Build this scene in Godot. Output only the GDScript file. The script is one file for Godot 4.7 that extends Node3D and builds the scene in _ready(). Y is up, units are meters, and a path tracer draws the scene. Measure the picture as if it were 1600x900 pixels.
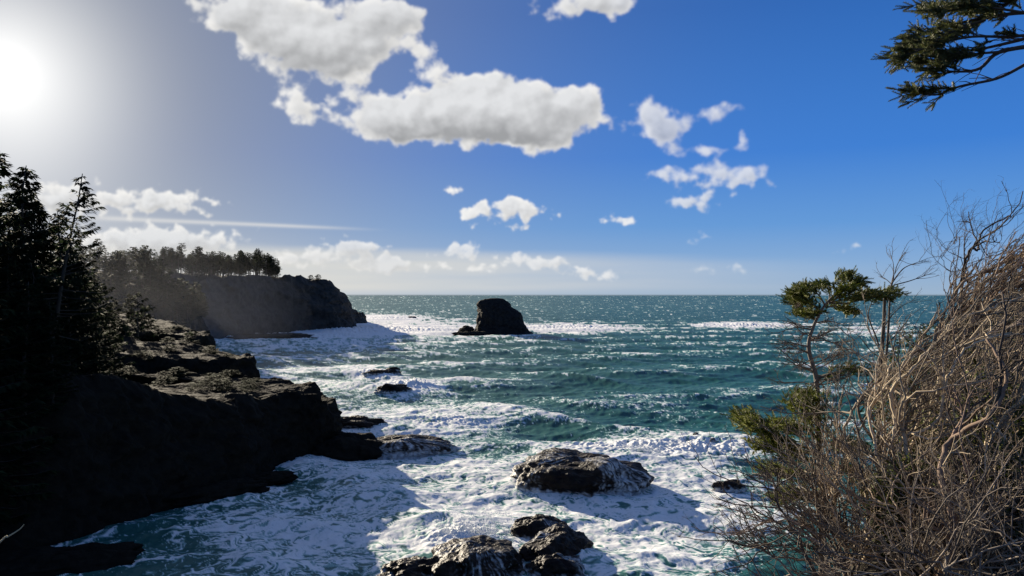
extends Node3D
# A stormy bay seen from a cliff top, looking out to sea under a low winter sun.
# x is right, -z is straight ahead, y is up; the mean sea level is y = 0 and the eye is 22 m above it.

const EYE := 22.0        # height of the eye over the sea
const LENS := 1208.0     # focal length in 1/1600 of the picture's width
const EXPOSURE := 2.0
const SUN_AZ := -33.4    # degrees to the left of straight ahead
const SUN_EL := 13.6

var used_names := {}
var M := {}
var noise := {}

# ------------------------------------------------------------------ small helpers
func make_noise(seed_: int, freq: float, octaves := 1, type := FastNoiseLite.TYPE_SIMPLEX_SMOOTH, ridged := false) -> FastNoiseLite:
	var n := FastNoiseLite.new()
	n.seed = seed_
	n.frequency = freq
	n.noise_type = type
	if octaves > 1:
		n.fractal_type = FastNoiseLite.FRACTAL_RIDGED if ridged else FastNoiseLite.FRACTAL_FBM
		n.fractal_octaves = octaves
	else:
		n.fractal_type = FastNoiseLite.FRACTAL_NONE
	if type == FastNoiseLite.TYPE_CELLULAR:
		n.cellular_return_type = FastNoiseLite.RETURN_DISTANCE2_SUB
		n.cellular_distance_function = FastNoiseLite.DISTANCE_EUCLIDEAN
		n.cellular_jitter = 1.0
	return n

func at(px: float, py: float, depth: float) -> Vector3:   # a bearing and a distance ahead, as a point of the world
	return Vector3((px - 800.0) / LENS * depth, EYE - (py - 461.0) / LENS * depth, -depth)

func numbered(called: String) -> String:
	if not used_names.has(called):
		used_names[called] = 0
		return called
	used_names[called] += 1
	return "%s_%03d" % [called, used_names[called]]

func tag(o: Node, label: String, category := "", group := "", kind := "") -> Node:
	if label: o.set_meta("label", label)
	if category: o.set_meta("category", category)
	if group: o.set_meta("group", group)
	if kind: o.set_meta("kind", kind)
	return o

func thing(called: String, where: Vector3, label: String, category: String, group := "") -> Node3D:
	var o := Node3D.new()
	o.name = numbered(called)
	o.position = where
	add_child(o, true)
	tag(o, label, category, group)
	return o

func part(called: String, mesh: Mesh, m: Material, parent: Node, stuff := false) -> MeshInstance3D:
	var o := MeshInstance3D.new()
	o.name = called if parent != self else numbered(called)
	o.mesh = mesh
	if m: o.material_override = m
	parent.add_child(o, true)
	if stuff: o.set_meta("kind", "stuff")
	return o

# a sheet of points, row by row; its front is the side that (along a row) x (up the rows) points to
func grid_mesh(p: PackedVector3Array, cols: int, rows: int, uv := PackedVector2Array(), around := false, flip := false) -> ArrayMesh:
	var n := PackedVector3Array()
	n.resize(p.size())
	for r in rows:
		var r0 := maxi(r - 1, 0) * cols
		var r1 := mini(r + 1, rows - 1) * cols
		for c in cols:
			var c0 := c - 1
			var c1 := c + 1
			if around:
				if c0 < 0: c0 = cols - 2
				if c1 >= cols: c1 = 1
			else:
				c0 = maxi(c0, 0)
				c1 = mini(c1, cols - 1)
			var k := (p[r * cols + c1] - p[r * cols + c0]).cross(p[r1 + c] - p[r0 + c])
			if flip: k = -k
			n[r * cols + c] = k.normalized() if k.length_squared() > 1e-16 else Vector3.UP
	var idx := PackedInt32Array()
	idx.resize((cols - 1) * (rows - 1) * 6)
	var i := 0
	for r in rows - 1:
		for c in cols - 1:
			var a := r * cols + c
			idx[i] = a
			idx[i + 1] = a + 1 if flip else a + cols
			idx[i + 2] = a + cols if flip else a + 1
			idx[i + 3] = a + 1
			idx[i + 4] = a + cols + 1 if flip else a + cols
			idx[i + 5] = a + cols if flip else a + cols + 1
			i += 6
	return arrays_mesh(p, n, uv, idx)

func arrays_mesh(p: PackedVector3Array, n: PackedVector3Array, uv: PackedVector2Array, idx: PackedInt32Array, col := PackedColorArray()) -> ArrayMesh:
	var a := []
	a.resize(Mesh.ARRAY_MAX)
	a[Mesh.ARRAY_VERTEX] = p
	if n.size(): a[Mesh.ARRAY_NORMAL] = n
	if uv.size(): a[Mesh.ARRAY_TEX_UV] = uv
	if col.size(): a[Mesh.ARRAY_COLOR] = col
	if idx.size(): a[Mesh.ARRAY_INDEX] = idx
	var m := ArrayMesh.new()
	m.add_surface_from_arrays(Mesh.PRIMITIVE_TRIANGLES, a)
	return m

func srgb(r: float, g: float, b: float) -> Color:   # a linear base colour as the material wants it
	return Color(r, g, b).linear_to_srgb()

# ------------------------------------------------------------------ sky
const SKY_STOPS := [[0.0, 0.335, 0.455, 0.60], [2.0, 0.25, 0.42, 0.67], [5.0, 0.125, 0.325, 0.69], [10.0, 0.05, 0.215, 0.655], [20.0, 0.026, 0.136, 0.474], [45.0, 0.020, 0.090, 0.29], [90.0, 0.016, 0.065, 0.20]]
# clouds seen ahead: centre, half width, half height (in the units of LENS), strength
const CLOUDS := [
	[360, 10, 70, 40, 1.0], [430, 40, 75, 50, 1.2], [490, 80, 75, 50, 1.2], [540, 60, 50, 60, 0.9], [605, 12, 55, 32, 0.9], [598, 60, 36, 42, 0.85], [640, 30, 30, 24, 0.55], [458, 152, 24, 24, 0.62], [470, 178, 20, 16, 0.5], [510, 190, 34, 20, 0.68],
	[655, 75, 28, 18, 0.6], [665, 108, 32, 16, 0.65], [548, 148, 26, 18, 0.62], [606, 184, 66, 36, 1.15], [680, 180, 90, 45, 1.3], [760, 165, 80, 55, 1.4], [820, 175, 60, 48, 1.2], [850, 205, 50, 30, 1.0], [915, 170, 38, 42, 1.1], [875, 155, 20, 24, 0.75],
	[905, 0, 64, 30, 1.0], [955, 2, 36, 16, 0.6], [1022, 172, 22, 20, 0.62], [1035, 198, 52, 24, 0.95], [1120, 178, 32, 20, 0.62], [1060, 237, 14, 12, 0.5], [1112, 234, 30, 13, 0.6], [1162, 224, 20, 14, 0.6], [1050, 274, 44, 14, 0.68], [1145, 272, 56, 20, 0.8], [1082, 311, 42, 19, 0.75],
	[800, 328, 60, 19, 1.0], [748, 318, 14, 10, 0.6], [728, 332, 16, 12, 0.6], [740, 353, 16, 9, 0.7], [815, 354, 18, 5, 0.5], [968, 341, 28, 9, 0.8], [1092, 375, 16, 9, 0.6], [1335, 389, 24, 6, 0.5], [706, 293, 13, 8, 0.45], [1147, 305, 10, 7, 0.45],
	[245, 318, 90, 20, 1.0], [90, 310, 80, 26, 1.0], [280, 376, 95, 22, 1.1], [190, 380, 90, 24, 0.9], [545, 386, 44, 14, 1.1], [725, 392, 42, 12, 0.9], [840, 410, 52, 12, 0.9], [590, 410, 45, 13, 0.9], [640, 418, 60, 12, 0.7], [470, 405, 60, 16, 0.8], [745, 417, 40, 9, 0.6], [940, 430, 40, 7, 0.6], [1130, 420, 60, 9, 0.45], [905, 418, 30, 8, 0.5],
]

func sky_air(az: float, el: float, sun_angle: float) -> Vector3:
	var c := Vector3.ZERO
	var e := maxf(el, 0.0)
	for i in SKY_STOPS.size() - 1:
		var a = SKY_STOPS[i]
		var b = SKY_STOPS[i + 1]
		if e <= b[0]:
			var t: float = clampf((e - a[0]) / (b[0] - a[0]), 0, 1)
			c = Vector3(lerpf(a[1], b[1], t), lerpf(a[2], b[2], t), lerpf(a[3], b[3], t))
			break
	var k := exp(-pow(sun_angle / 25.5, 1.8)) * 0.97
	c = c * (1.0 - k) + Vector3(0.305, 0.325, 0.362) * k
	c += Vector3(1.0, 0.97, 0.90) * (0.54 * exp(-pow(sun_angle / 6.0, 2.0)) + 0.5 * exp(-sun_angle / 1.6))
	var d := wrapf(az - SUN_AZ, -180.0, 180.0)
	c += Vector3(1.0, 0.98, 0.93) * (0.12 * exp(-pow(d / 8.0, 2.0)) * smoothstep(20.0, 7.0, e))
	c += Vector3(0.42, 0.36, 0.25) * exp(-e / 4.0) * exp(-pow(d / 27.0, 2.0))
	return c

func cloud_shape(px: float, py: float, list: Array) -> float:
	var s := 0.0
	for b in list:
		var dx: float = (px - b[0]) / b[2]
		var dy: float = (py - b[1]) / b[3]
		var q := dx * dx + dy * dy
		if q < 2.4:
			s += b[4] * (1.0 - q / 2.4) * (1.0 - q / 2.4)
	return s

func build_sky() -> Sky:
	var cloud_fine := make_noise(11, 0.013, 5)
	var cloud_wisp := make_noise(12, 0.008, 3)
	var sun := Vector3(sin(deg_to_rad(SUN_AZ)) * cos(deg_to_rad(SUN_EL)), sin(deg_to_rad(SUN_EL)), -cos(deg_to_rad(SUN_AZ)) * cos(deg_to_rad(SUN_EL)))
	# the whole dome, coarse: air and scattered fair-weather clouds
	var w := 1024
	var h := 512
	var data := PackedFloat32Array()
	data.resize(w * h * 3)
	var far_cloud := make_noise(17, 0.9, 5)
	for y in h:
		var el := 90.0 - (y + 0.5) / h * 180.0
		for x in w:
			var az := (x + 0.5) / w * 360.0
			var c := Vector3(0.12, 0.16, 0.18)
			if el > -1.0:
				var dir := Vector3(sin(deg_to_rad(az)) * cos(deg_to_rad(el)), sin(deg_to_rad(el)), -cos(deg_to_rad(az)) * cos(deg_to_rad(el)))
				var ang := rad_to_deg(acos(clampf(dir.dot(sun), -1, 1)))
				c = sky_air(az, el, ang)
				if absf(wrapf(az, -180, 180)) > 36.0 or el > 22.0:
					var s := 1.0 / (dir.y + 0.16)
					var v := far_cloud.get_noise_3d(dir.x * s * 1.3, 4.0, dir.z * s * 1.3)
					var a := smoothstep(0.19, 0.40, v) * smoothstep(0.0, 3.0, el)
					var edge := minf(smoothstep(36.0, 44.0, absf(wrapf(az, -180, 180))) + smoothstep(22.0, 28.0, el), 1.0)
					c = c.lerp(Vector3(0.66, 0.66, 0.65) * lerpf(1.0, 0.62, smoothstep(0.28, 0.55, v)), a * edge * 0.9)
			var i := (y * w + x) * 3
			data[i] = c.x / EXPOSURE
			data[i + 1] = c.y / EXPOSURE
			data[i + 2] = c.z / EXPOSURE
	var im := Image.create_from_data(w, h, false, Image.FORMAT_RGBF, data.to_byte_array())
	im.resize(4096, 2048, Image.INTERPOLATE_BILINEAR)
	# the part ahead, fine
	var near_lists := []
	for row in 12:      # clouds sorted by height, so that each line of the sky looks at few of them
		var list := []
		for b in CLOUDS:
			if absf(b[1] - (row * 45.0 - 22.0)) < b[3] * 1.6 + 60.0: list.append(b)
		near_lists.append(list)
	for y in range(1024 - 250, 1025):
		var el := 90.0 - (y + 0.5) / 2048.0 * 180.0
		for k in range(-415, 416):
			var az := (k + 0.5) / 4096.0 * 360.0
			var dir := Vector3(sin(deg_to_rad(az)) * cos(deg_to_rad(el)), sin(deg_to_rad(el)), -cos(deg_to_rad(az)) * cos(deg_to_rad(el)))
			var ang := rad_to_deg(acos(clampf(dir.dot(sun), -1, 1)))
			var c := sky_air(az, el, ang)
			var px := 800.0 + LENS * tan(deg_to_rad(az))
			var py := 461.0 - LENS * tan(deg_to_rad(el)) / cos(deg_to_rad(az))
			var list: Array = near_lists[clampi(int((py + 45.0) / 45.0), 0, 11)]
			# thin streaks and the bank low over the sea
			var streak := cloud_wisp.get_noise_2d(px * 0.35, py * 5.0) * 0.5 + 0.5
			var low := smoothstep(464.0, 446.0, py) * smoothstep(374.0, 396.0, py - 0.026 * (px - 500.0) - 9.0 * streak) * smoothstep(1480.0, 700.0, px)
			c = c.lerp(Vector3(0.72, 0.71, 0.67).lerp(Vector3(0.52, 0.58, 0.66), smoothstep(450.0, 1150.0, px)), clampf(low * (0.50 + 0.55 * streak), 0.0, 0.88))
			var trail := exp(-pow((py - (342.0 + 0.042 * (px - 190.0))) / (3.6 - 0.004 * (px - 190.0)), 2.0)) * smoothstep(620.0, 430.0, px) * smoothstep(100.0, 180.0, px)
			c = c.lerp(Vector3(0.74, 0.74, 0.74), clampf(trail, 0, 1) * 0.75)
			if not list.is_empty():
				var wx := cloud_wisp.get_noise_2d(px * 2.0, py * 2.0) * 14.0 + cloud_fine.get_noise_2d(px * 2.4 + 40.0, py * 2.4) * 7.0
				var wy := cloud_wisp.get_noise_2d(px * 2.0 + 500.0, py * 2.0) * 10.0 + cloud_fine.get_noise_2d(px * 2.4 + 840.0, py * 2.4) * 7.0
				var far := smoothstep(235.0, 300.0, py)
				var shape := cloud_shape(px + wx, py + wy, list)
				if shape > 0.02:
					var f := cloud_fine.get_noise_2d(px, py * 1.15)
					if far > 0.0: f = lerpf(f, cloud_fine.get_noise_2d(px * 2.2 + 300.0, py * 2.6), far)
					var f2 := cloud_fine.get_noise_2d(px * 3.3 + 90.0, py * 3.3)
					var right := smoothstep(930.0, 1050.0, px)
					var v := shape * lerpf(1.0, 1.35, right) + f * lerpf(0.80, 0.85, right) + f2 * 0.16 - lerpf(0.30, 0.32, right)
					var a := smoothstep(0.0, lerpf(0.50, 0.75, right), v)
					if a > 0.0:
						# how much cloud lies between here and the sun, and how thick it is here
						var f3 := cloud_fine.get_noise_2d(px - 9.0, (py - 8.0) * 1.15)
						if far > 0.0: f3 = lerpf(f3, cloud_fine.get_noise_2d((px - 4.0) * 2.2 + 300.0, (py - 4.0) * 2.6), far)
						var s3 := cloud_shape(px + wx - 14.0, py + wy - 12.0, list)
						var s4 := cloud_shape(px + wx, py + wy - 22.0, list)
						var thick := clampf((shape + f * 0.30 - 0.30) / 1.0, 0, 1)
						var below := clampf((s4 - shape) * 0.55 + 0.35, 0.0, 1.0)      # far down in the cloud it is grey
						var relief := clampf((shape - s3) * 0.5 + (f - f3) * 0.5, -0.30, 0.30)
						var lum := clampf(lerpf(0.87, lerpf(0.68, 0.44, below), smoothstep(0.12, 0.80, thick)) + relief * 0.40, 0.36, 0.95)
						var grey := Vector3(lum, lum * 0.985, lum * 0.955)
						grey = grey.lerp(Vector3(lum * 0.98, lum, lum * 1.03), smoothstep(0.2, 0.8, thick) * 0.7)
						c = c.lerp(grey, a * lerpf(0.97, 0.70, right) * smoothstep(452.0, 440.0, py) * lerpf(1.0, 0.72, smoothstep(360.0, 400.0, py)))
			im.set_pixel((k + 4096) % 4096, y, Color(c.x / EXPOSURE, c.y / EXPOSURE, c.z / EXPOSURE))
	var m := PanoramaSkyMaterial.new()
	m.panorama = ImageTexture.create_from_image(im)
	var sky := Sky.new()
	sky.sky_material = m
	return sky

# ------------------------------------------------------------------ materials
func look_up(w: int, h: int, f: Callable) -> ImageTexture:
	var im := Image.create(w, h, false, Image.FORMAT_RGB8)
	for y in h:
		for x in w:
			im.set_pixel(x, y, f.call((x + 0.5) / w, (y + 0.5) / h))
	return ImageTexture.create_from_image(im)

func ramp_texture(seed_: int, freq: float, colors: Array, octaves := 5, size := 512, ridged := false) -> NoiseTexture2D:
	var t := NoiseTexture2D.new()
	t.noise = make_noise(seed_, freq, octaves, FastNoiseLite.TYPE_SIMPLEX_SMOOTH, ridged)
	t.width = size
	t.height = size
	t.seamless = true
	var g := Gradient.new()
	g.offsets = PackedFloat32Array()
	g.colors = PackedColorArray()
	var offs := PackedFloat32Array()
	var cols := PackedColorArray()
	for i in colors.size():
		offs.append(float(i) / (colors.size() - 1))
		cols.append(colors[i])
	g.offsets = offs
	g.colors = cols
	t.color_ramp = g
	return t

func rock_material(dark: Color, light: Color, scale: float, relief: float, rough: float, seed_: int) -> StandardMaterial3D:
	var m := StandardMaterial3D.new()
	m.albedo_texture = ramp_texture(seed_, 0.012, [dark, dark.lerp(light, 0.35), light, dark.lerp(light, 0.6)])
	m.heightmap_enabled = true
	m.heightmap_texture = ramp_texture(seed_ + 1, 0.010, [Color.BLACK, Color.WHITE], 6, 512, true)
	m.heightmap_scale = relief
	m.uv1_triplanar = true
	m.uv1_world_triplanar = true
	m.uv1_scale = Vector3.ONE / scale
	m.roughness = rough
	m.metallic_specular = 0.35
	return m

func build_materials() -> void:
	# u: how much foam lies on the water, v: how milky the water under it is, plus painted glow of light through crests
	var sea := StandardMaterial3D.new()
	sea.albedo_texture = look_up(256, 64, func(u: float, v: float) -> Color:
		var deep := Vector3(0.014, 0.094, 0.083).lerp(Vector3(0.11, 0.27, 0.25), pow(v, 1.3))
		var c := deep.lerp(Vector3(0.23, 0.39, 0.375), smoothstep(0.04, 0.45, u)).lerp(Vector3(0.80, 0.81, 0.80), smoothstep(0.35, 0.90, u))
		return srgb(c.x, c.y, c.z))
	sea.roughness_texture = look_up(64, 4, func(u: float, _v: float) -> Color:
		var r := lerpf(0.40, 0.85, smoothstep(0.1, 0.6, u))
		return Color(r, r, r))
	sea.roughness = 1.0
	sea.metallic_specular = 0.20
	sea.texture_repeat = false
	M.sea = sea
	# u: how white with running water the rock is
	M.rock_near = rock_material(Color(0.55, 0.55, 0.55), Color(1, 1, 1), 5.0, 18.0, 0.55, 31)
	M.rock_near.vertex_color_use_as_albedo = true
	M.rock_near.metallic_specular = 0.25
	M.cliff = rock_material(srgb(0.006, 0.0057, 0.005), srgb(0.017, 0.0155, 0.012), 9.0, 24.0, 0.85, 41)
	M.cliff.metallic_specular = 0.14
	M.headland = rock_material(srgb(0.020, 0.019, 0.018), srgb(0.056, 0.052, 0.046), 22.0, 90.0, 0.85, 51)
	var bark := StandardMaterial3D.new()
	bark.vertex_color_use_as_albedo = true
	bark.roughness = 0.85
	M.bark = bark
	var foliage := StandardMaterial3D.new()
	foliage.vertex_color_use_as_albedo = true
	foliage.roughness = 0.85
	foliage.metallic_specular = 0.12
	M.foliage = foliage
	var needles := StandardMaterial3D.new()
	needles.vertex_color_use_as_albedo = true
	needles.roughness = 0.55
	needles.metallic_specular = 0.35
	needles.backlight_enabled = true
	needles.backlight = Color(0.45, 0.5, 0.3)
	M.needles = needles
	M.stack = rock_material(srgb(0.009, 0.009, 0.009), srgb(0.026, 0.025, 0.024), 14.0, 80.0, 0.85, 58)
	M.stack.metallic_specular = 0.2
	M.turf = rock_material(srgb(0.012, 0.010, 0.006), srgb(0.038, 0.032, 0.018), 1.6, 8.0, 0.95, 61)

# ------------------------------------------------------------------ sea
# where surf lies on the water: bearing and dip of its centre, reach across and along, how white (negative: clear green water)
const SURF := [
	[460, 580, 215, 66, 0.36], [480, 530, 170, 16, 0.75], [580, 499, 60, 8, 0.6], [600, 519, 130, 9, 0.62], [660, 508, 90, 12, 0.5], [890, 514, 85, 7, 0.75], [705, 523, 70, 8, 0.6], [780, 524, 60, 5, 0.5],
	[580, 640, 150, 46, 0.34], [640, 690, 150, 45, 0.45], [735, 660, 90, 26, 0.3], [450, 800, 260, 90, 0.50], [120, 860, 130, 24, 0.45], [760, 790, 150, 70, 0.50], [910, 750, 140, 50, 0.5], [1000, 696, 110, 17, 0.5], [780, 860, 170, 55, 0.6],
	[1090, 820, 140, 110, 0.62], [1060, 725, 100, 32, 0.4], [1165, 509, 85, 6, 0.42], [1370, 515, 70, 10, 0.6], [640, 602, 40, 8, 0.6], [590, 582, 50, 6, 0.5], [560, 660, 50, 14, 0.5], [640, 702, 60, 12, 0.4],
	[930, 610, 230, 50, -0.12], [1150, 590, 140, 60, -0.10], [340, 815, 110, 28, -0.12], [510, 760, 70, 20, -0.12], [800, 690, 70, 14, -0.1],
]
# single breakers and surges that stand out of the waves: bearing, dip, reach across, reach along, height in metres
const BREAKERS := [[640, 604, 34, 7, 1.6], [592, 585, 30, 5, 1.1], [985, 700, 95, 13, 0.9], [1110, 702, 60, 10, 0.6], [715, 842, 60, 16, 0.85], [475, 724, 34, 9, 0.5], [580, 515, 110, 5, 1.8], [890, 512, 70, 4, 1.2], [480, 527, 120, 4, 1.2], [600, 497, 40, 3, 1.5], [400, 760, 40, 10, 0.5], [700, 660, 60, 10, 0.5], [1165, 508, 70, 3, 1.0]]

var wave_dir := PackedVector2Array()
var wave_k := PackedFloat32Array()
var wave_w := PackedFloat32Array()
var wave_shift := PackedFloat32Array()

func build_waves() -> void:
	var rng := RandomNumberGenerator.new()
	rng.seed = 5
	var k := TAU / 26.0
	var w := 1.0
	for i in 16:
		var a := deg_to_rad(-90.0 + 28.0) + rng.randfn(0.0, 0.55 if i < 8 else 0.85)   # the wind drives the seas in from ahead and a little from the right
		wave_dir.append(Vector2(cos(a), sin(a)))
		wave_k.append(k)
		wave_w.append(w)
		wave_shift.append(rng.randf() * TAU)
		k *= 1.21
		w *= 0.80

func wave_height(x: float, z: float, top: int) -> float:
	var px := x
	var pz := z
	var s := 0.0
	for i in top:
		var d := wave_dir[i]
		var ph := (d.x * px + d.y * pz) * wave_k[i] + wave_shift[i]
		var e := exp(sin(ph) - 1.0)
		var w := wave_w[i]
		var dr := e * cos(ph) * w * 0.9
		px -= d.x * dr
		pz -= d.y * dr
		s += (e - 0.47) * w
	return s

func sea_row(r: int) -> void:
	var q := sea_q[r]
	var cols := sea_u.size()
	var dist := EYE * LENS / q
	var p := PackedVector3Array()
	var uv := PackedVector2Array()
	p.resize(cols)
	uv.resize(cols)
	var py := 461.0 + q
	var step := dist * dist / (EYE * LENS) * 0.9       # spacing of the rows here, in metres
	var top := clampi(int(log(26.0 / maxf(step * 0.45, 0.5)) / log(1.21)), 5, 16)
	var amp := 0.62 * lerpf(1.0, 0.22, smoothstep(300.0, 1000.0, dist))
	var list := []
	for b in SURF:
		if absf(py - b[1]) < b[3] * 2.2: list.append(b)
	var crests := []
	for b in BREAKERS:
		if absf(py - b[1]) < b[3] * 2.4: crests.append(b)
	var lace1: FastNoiseLite = noise.lace1
	var lace2: FastNoiseLite = noise.lace2
	var warp: FastNoiseLite = noise.warp
	var patch: FastNoiseLite = noise.patch
	var chop: FastNoiseLite = noise.chop
	var vein: FastNoiseLite = noise.vein
	var eddy: FastNoiseLite = noise.eddy
	var film: FastNoiseLite = noise.film
	for c in cols:
		var u := sea_u[c]
		var x := u * dist
		var z := -dist
		var px := 800.0 + u * LENS
		var h := wave_height(x, z, top) * amp + 0.55 * sin(x * 0.035 + z * 0.118 + 1.6 * sin(x * 0.021)) * smoothstep(60.0, 160.0, dist)
		var cov := 0.0
		for b in list:
			var dx: float = (px - b[0]) / b[2]
			var dy: float = (py - b[1]) / b[3]
			var g := dx * dx + dy * dy
			if g < 4.8: cov += b[4] * exp(-g)
		var rise := 0.0
		for b in crests:
			var dx: float = (px - b[0]) / b[2]
			var dy: float = (py - b[1]) / b[3]
			var g := dx * dx + dy * dy
			if g < 5.5: rise += b[4] * exp(-g)
		var wx := warp.get_noise_2d(x, z)
		var wz := warp.get_noise_2d(x + 700.0, z)
		var big := patch.get_noise_2d(x, z)
		var ax := x + wx * 3.2
		var az := z + wz * 3.2
		var f := 0.0
		var total := 0.15 + cov * 0.62 + big * 0.22
		var crest := h / maxf(amp, 0.35)
		total += clampf(crest * 0.12, -0.10, 0.26) * lerpf(1.0, 0.25, smoothstep(350.0, 700.0, dist))
		if rise > 0.05: total += minf(rise * 0.9, 0.7)
		if dist < 420.0:
			# threads of foam drawn out by the eddies, with milky patches between them
			var sx := 0.92 * ax + 0.38 * az
			var sz := -0.38 * ax + 0.92 * az
			var swirl := eddy.get_noise_2d(x, z)
			var swirl2 := eddy.get_noise_2d(x + 400.0, z)
			sx += swirl * 2.2
			sz += swirl2 * 2.2
			var v1 := vein.get_noise_2d(sx * 0.50, sz * 1.05) * 0.5 + 0.5
			var v2 := vein.get_noise_2d(sx * 1.5 + 90.0, sz * 2.3) * 0.5 + 0.5
			var e1 := lace1.get_noise_2d(sx, sz) + 1.0
			var thread := maxf(v1, v2 * 0.93) - 0.10 * e1
			if dist > 130.0:      # from here on only the broader bands of foam can be told apart
				var broad := vein.get_noise_2d(sx * 0.22 + 60.0, sz * 0.55) * 0.5 + 0.5
				thread = lerpf(thread, broad - 0.06 * e1, smoothstep(130.0, 270.0, dist))
			total += 0.05 * smoothstep(420.0, 360.0, dist) + clampf(crest * 0.06, 0.0, 0.12)
			total = minf(total, 0.57 + 0.36 * smoothstep(0.3, 0.9, rise))
			var th := lerpf(0.93, 0.02, clampf(total, 0.0, 1.0))
			f = smoothstep(th, th + lerpf(0.14, 0.40, clampf(total, 0.0, 1.0)), thread)
			var milk := film.get_noise_2d(sx, sz) * 0.5 + 0.5
			f = maxf(f, smoothstep(0.62, 0.30, milk + 0.62 - total) * 0.34)
			var v3 := vein.get_noise_2d(sx * 2.6 + 33.0, sz * 4.2) * 0.5 + 0.5
			f *= lerpf(0.50 + 0.22 * smoothstep(0.25, 0.7, v2) + 0.28 * smoothstep(0.35, 0.75, v3), 0.85, smoothstep(150.0, 300.0, dist))
			h += 0.05 * v2 * minf(cov, 1.0)
			if dist < 200.0:
				var ch := chop.get_noise_2d(x, z)
				h += 0.09 * ch + 0.03 * f
		else:
			# far off the white is in the breaking crests
			var e1 := lace1.get_noise_2d(ax * 0.5, az * 0.22) + 1.0
			var e2 := lace2.get_noise_2d(ax * 0.6, az * 0.25) + 1.0
			f = smoothstep(0.02, 0.30, total - 0.5 * e1 - 0.42 * e2)
			var cap := patch.get_noise_2d(x * 2.2, z * 0.8 + 900.0) + 0.45 * wx
			f = maxf(f, smoothstep(0.54, 0.76, cap) * 0.9)
		if rise > 0.0:
			h += rise * (0.72 + 0.5 * chop.get_noise_2d(x * 0.7, z * 0.7) + 0.45 * chop.get_noise_2d(x * 1.9, z * 1.9))
		h -= h * smoothstep(3000.0, 12000.0, dist)
		p[c] = Vector3(x, h, z)
		uv[c] = Vector2(clampf(f, 0.01, 0.99), clampf(0.10 + cov * 0.42 + crest * 0.10 + big * 0.10, 0.02, 0.98))  # v also rises with crest height, painting in light that shines through the crests
	sea_p[r] = p
	sea_t[r] = uv

var sea_q := PackedFloat32Array()
var sea_u := PackedFloat32Array()
var sea_p := []
var sea_t := []

func build_sea() -> void:
	noise.lace1 = make_noise(71, 1.0 / 5.2, 1, FastNoiseLite.TYPE_CELLULAR)
	noise.lace2 = make_noise(72, 1.0 / 1.9, 1, FastNoiseLite.TYPE_CELLULAR)
	noise.vein = make_noise(77, 1.0 / 3.8, 4, FastNoiseLite.TYPE_SIMPLEX_SMOOTH, true)
	noise.eddy = make_noise(78, 1.0 / 4.0, 2)
	noise.film = make_noise(79, 1.0 / 3.5, 4)
	noise.warp = make_noise(74, 1.0 / 7.0, 3)
	noise.patch = make_noise(75, 1.0 / 30.0, 3)
	noise.chop = make_noise(76, 1.0 / 2.0, 3)
	build_waves()
	var q := 620.0
	while q > 0.7:
		sea_q.append(q)
		q -= 1.1 if q > 320.0 else 0.72 if q > 40.0 else 0.5 if q > 2.0 else 0.25
	for i in 12: sea_u.append(-6.0 + i * 0.44)
	var n := 1180
	for i in n + 1: sea_u.append(lerpf(-0.72, 0.70, float(i) / n))
	for i in 12: sea_u.append(0.70 + (i + 1) * 0.44)
	sea_p.resize(sea_q.size())
	sea_t.resize(sea_q.size())
	var job := WorkerThreadPool.add_group_task(sea_row, sea_q.size())
	WorkerThreadPool.wait_for_group_task_completion(job)
	var p := PackedVector3Array()
	var uv := PackedVector2Array()
	for r in sea_q.size():
		p.append_array(sea_p[r])
		uv.append_array(sea_t[r])
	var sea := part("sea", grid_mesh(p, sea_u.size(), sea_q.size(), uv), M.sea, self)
	tag(sea, "teal winter sea streaked with white foam, open to the horizon", "", "", "structure")

# ------------------------------------------------------------------ rocks and cliffs
# a rock as rings from the sea bed up: [height, left x, right x, middle z, reach in z]
func ring_rock(levels: Array, segs: int, rows: int, bumps: float, size: float, seed_: int, square := 2.6) -> ArrayMesh:
	var n1 := make_noise(seed_, 1.0 / size, 4)
	var n2 := make_noise(seed_ + 1, 1.0 / (size * 0.55), 2, FastNoiseLite.TYPE_CELLULAR)
	var p := PackedVector3Array()
	for r in rows + 1:
		var t := float(r) / rows * (levels.size() - 1)
		var i := mini(int(t), levels.size() - 2)
		var l := []
		for k in 5: l.append(lerpf(levels[i][k], levels[i + 1][k], t - i))
		for s in segs + 1:
			var a := TAU * (s % segs) / segs
			var ca := cos(a)
			var sa := sin(a)
			var m := pow(pow(absf(ca), square) + pow(absf(sa), square), -1.0 / square)
			var v := Vector3((l[1] + l[2]) / 2 + ca * m * (l[2] - l[1]) / 2, l[0], l[3] - sa * m * l[4])
			var away := Vector3(ca, 0.25, -sa)
			var d := n1.get_noise_3d(v.x, v.y * 1.4, v.z) * bumps + (0.5 - (n2.get_noise_3d(v.x, v.y * 1.6, v.z) + 1.0)) * bumps * 0.5
			if r == rows: d = 0
			p.append(v + away * d)
	return grid_mesh(p, segs + 1, rows + 1, PackedVector2Array(), true)

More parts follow.
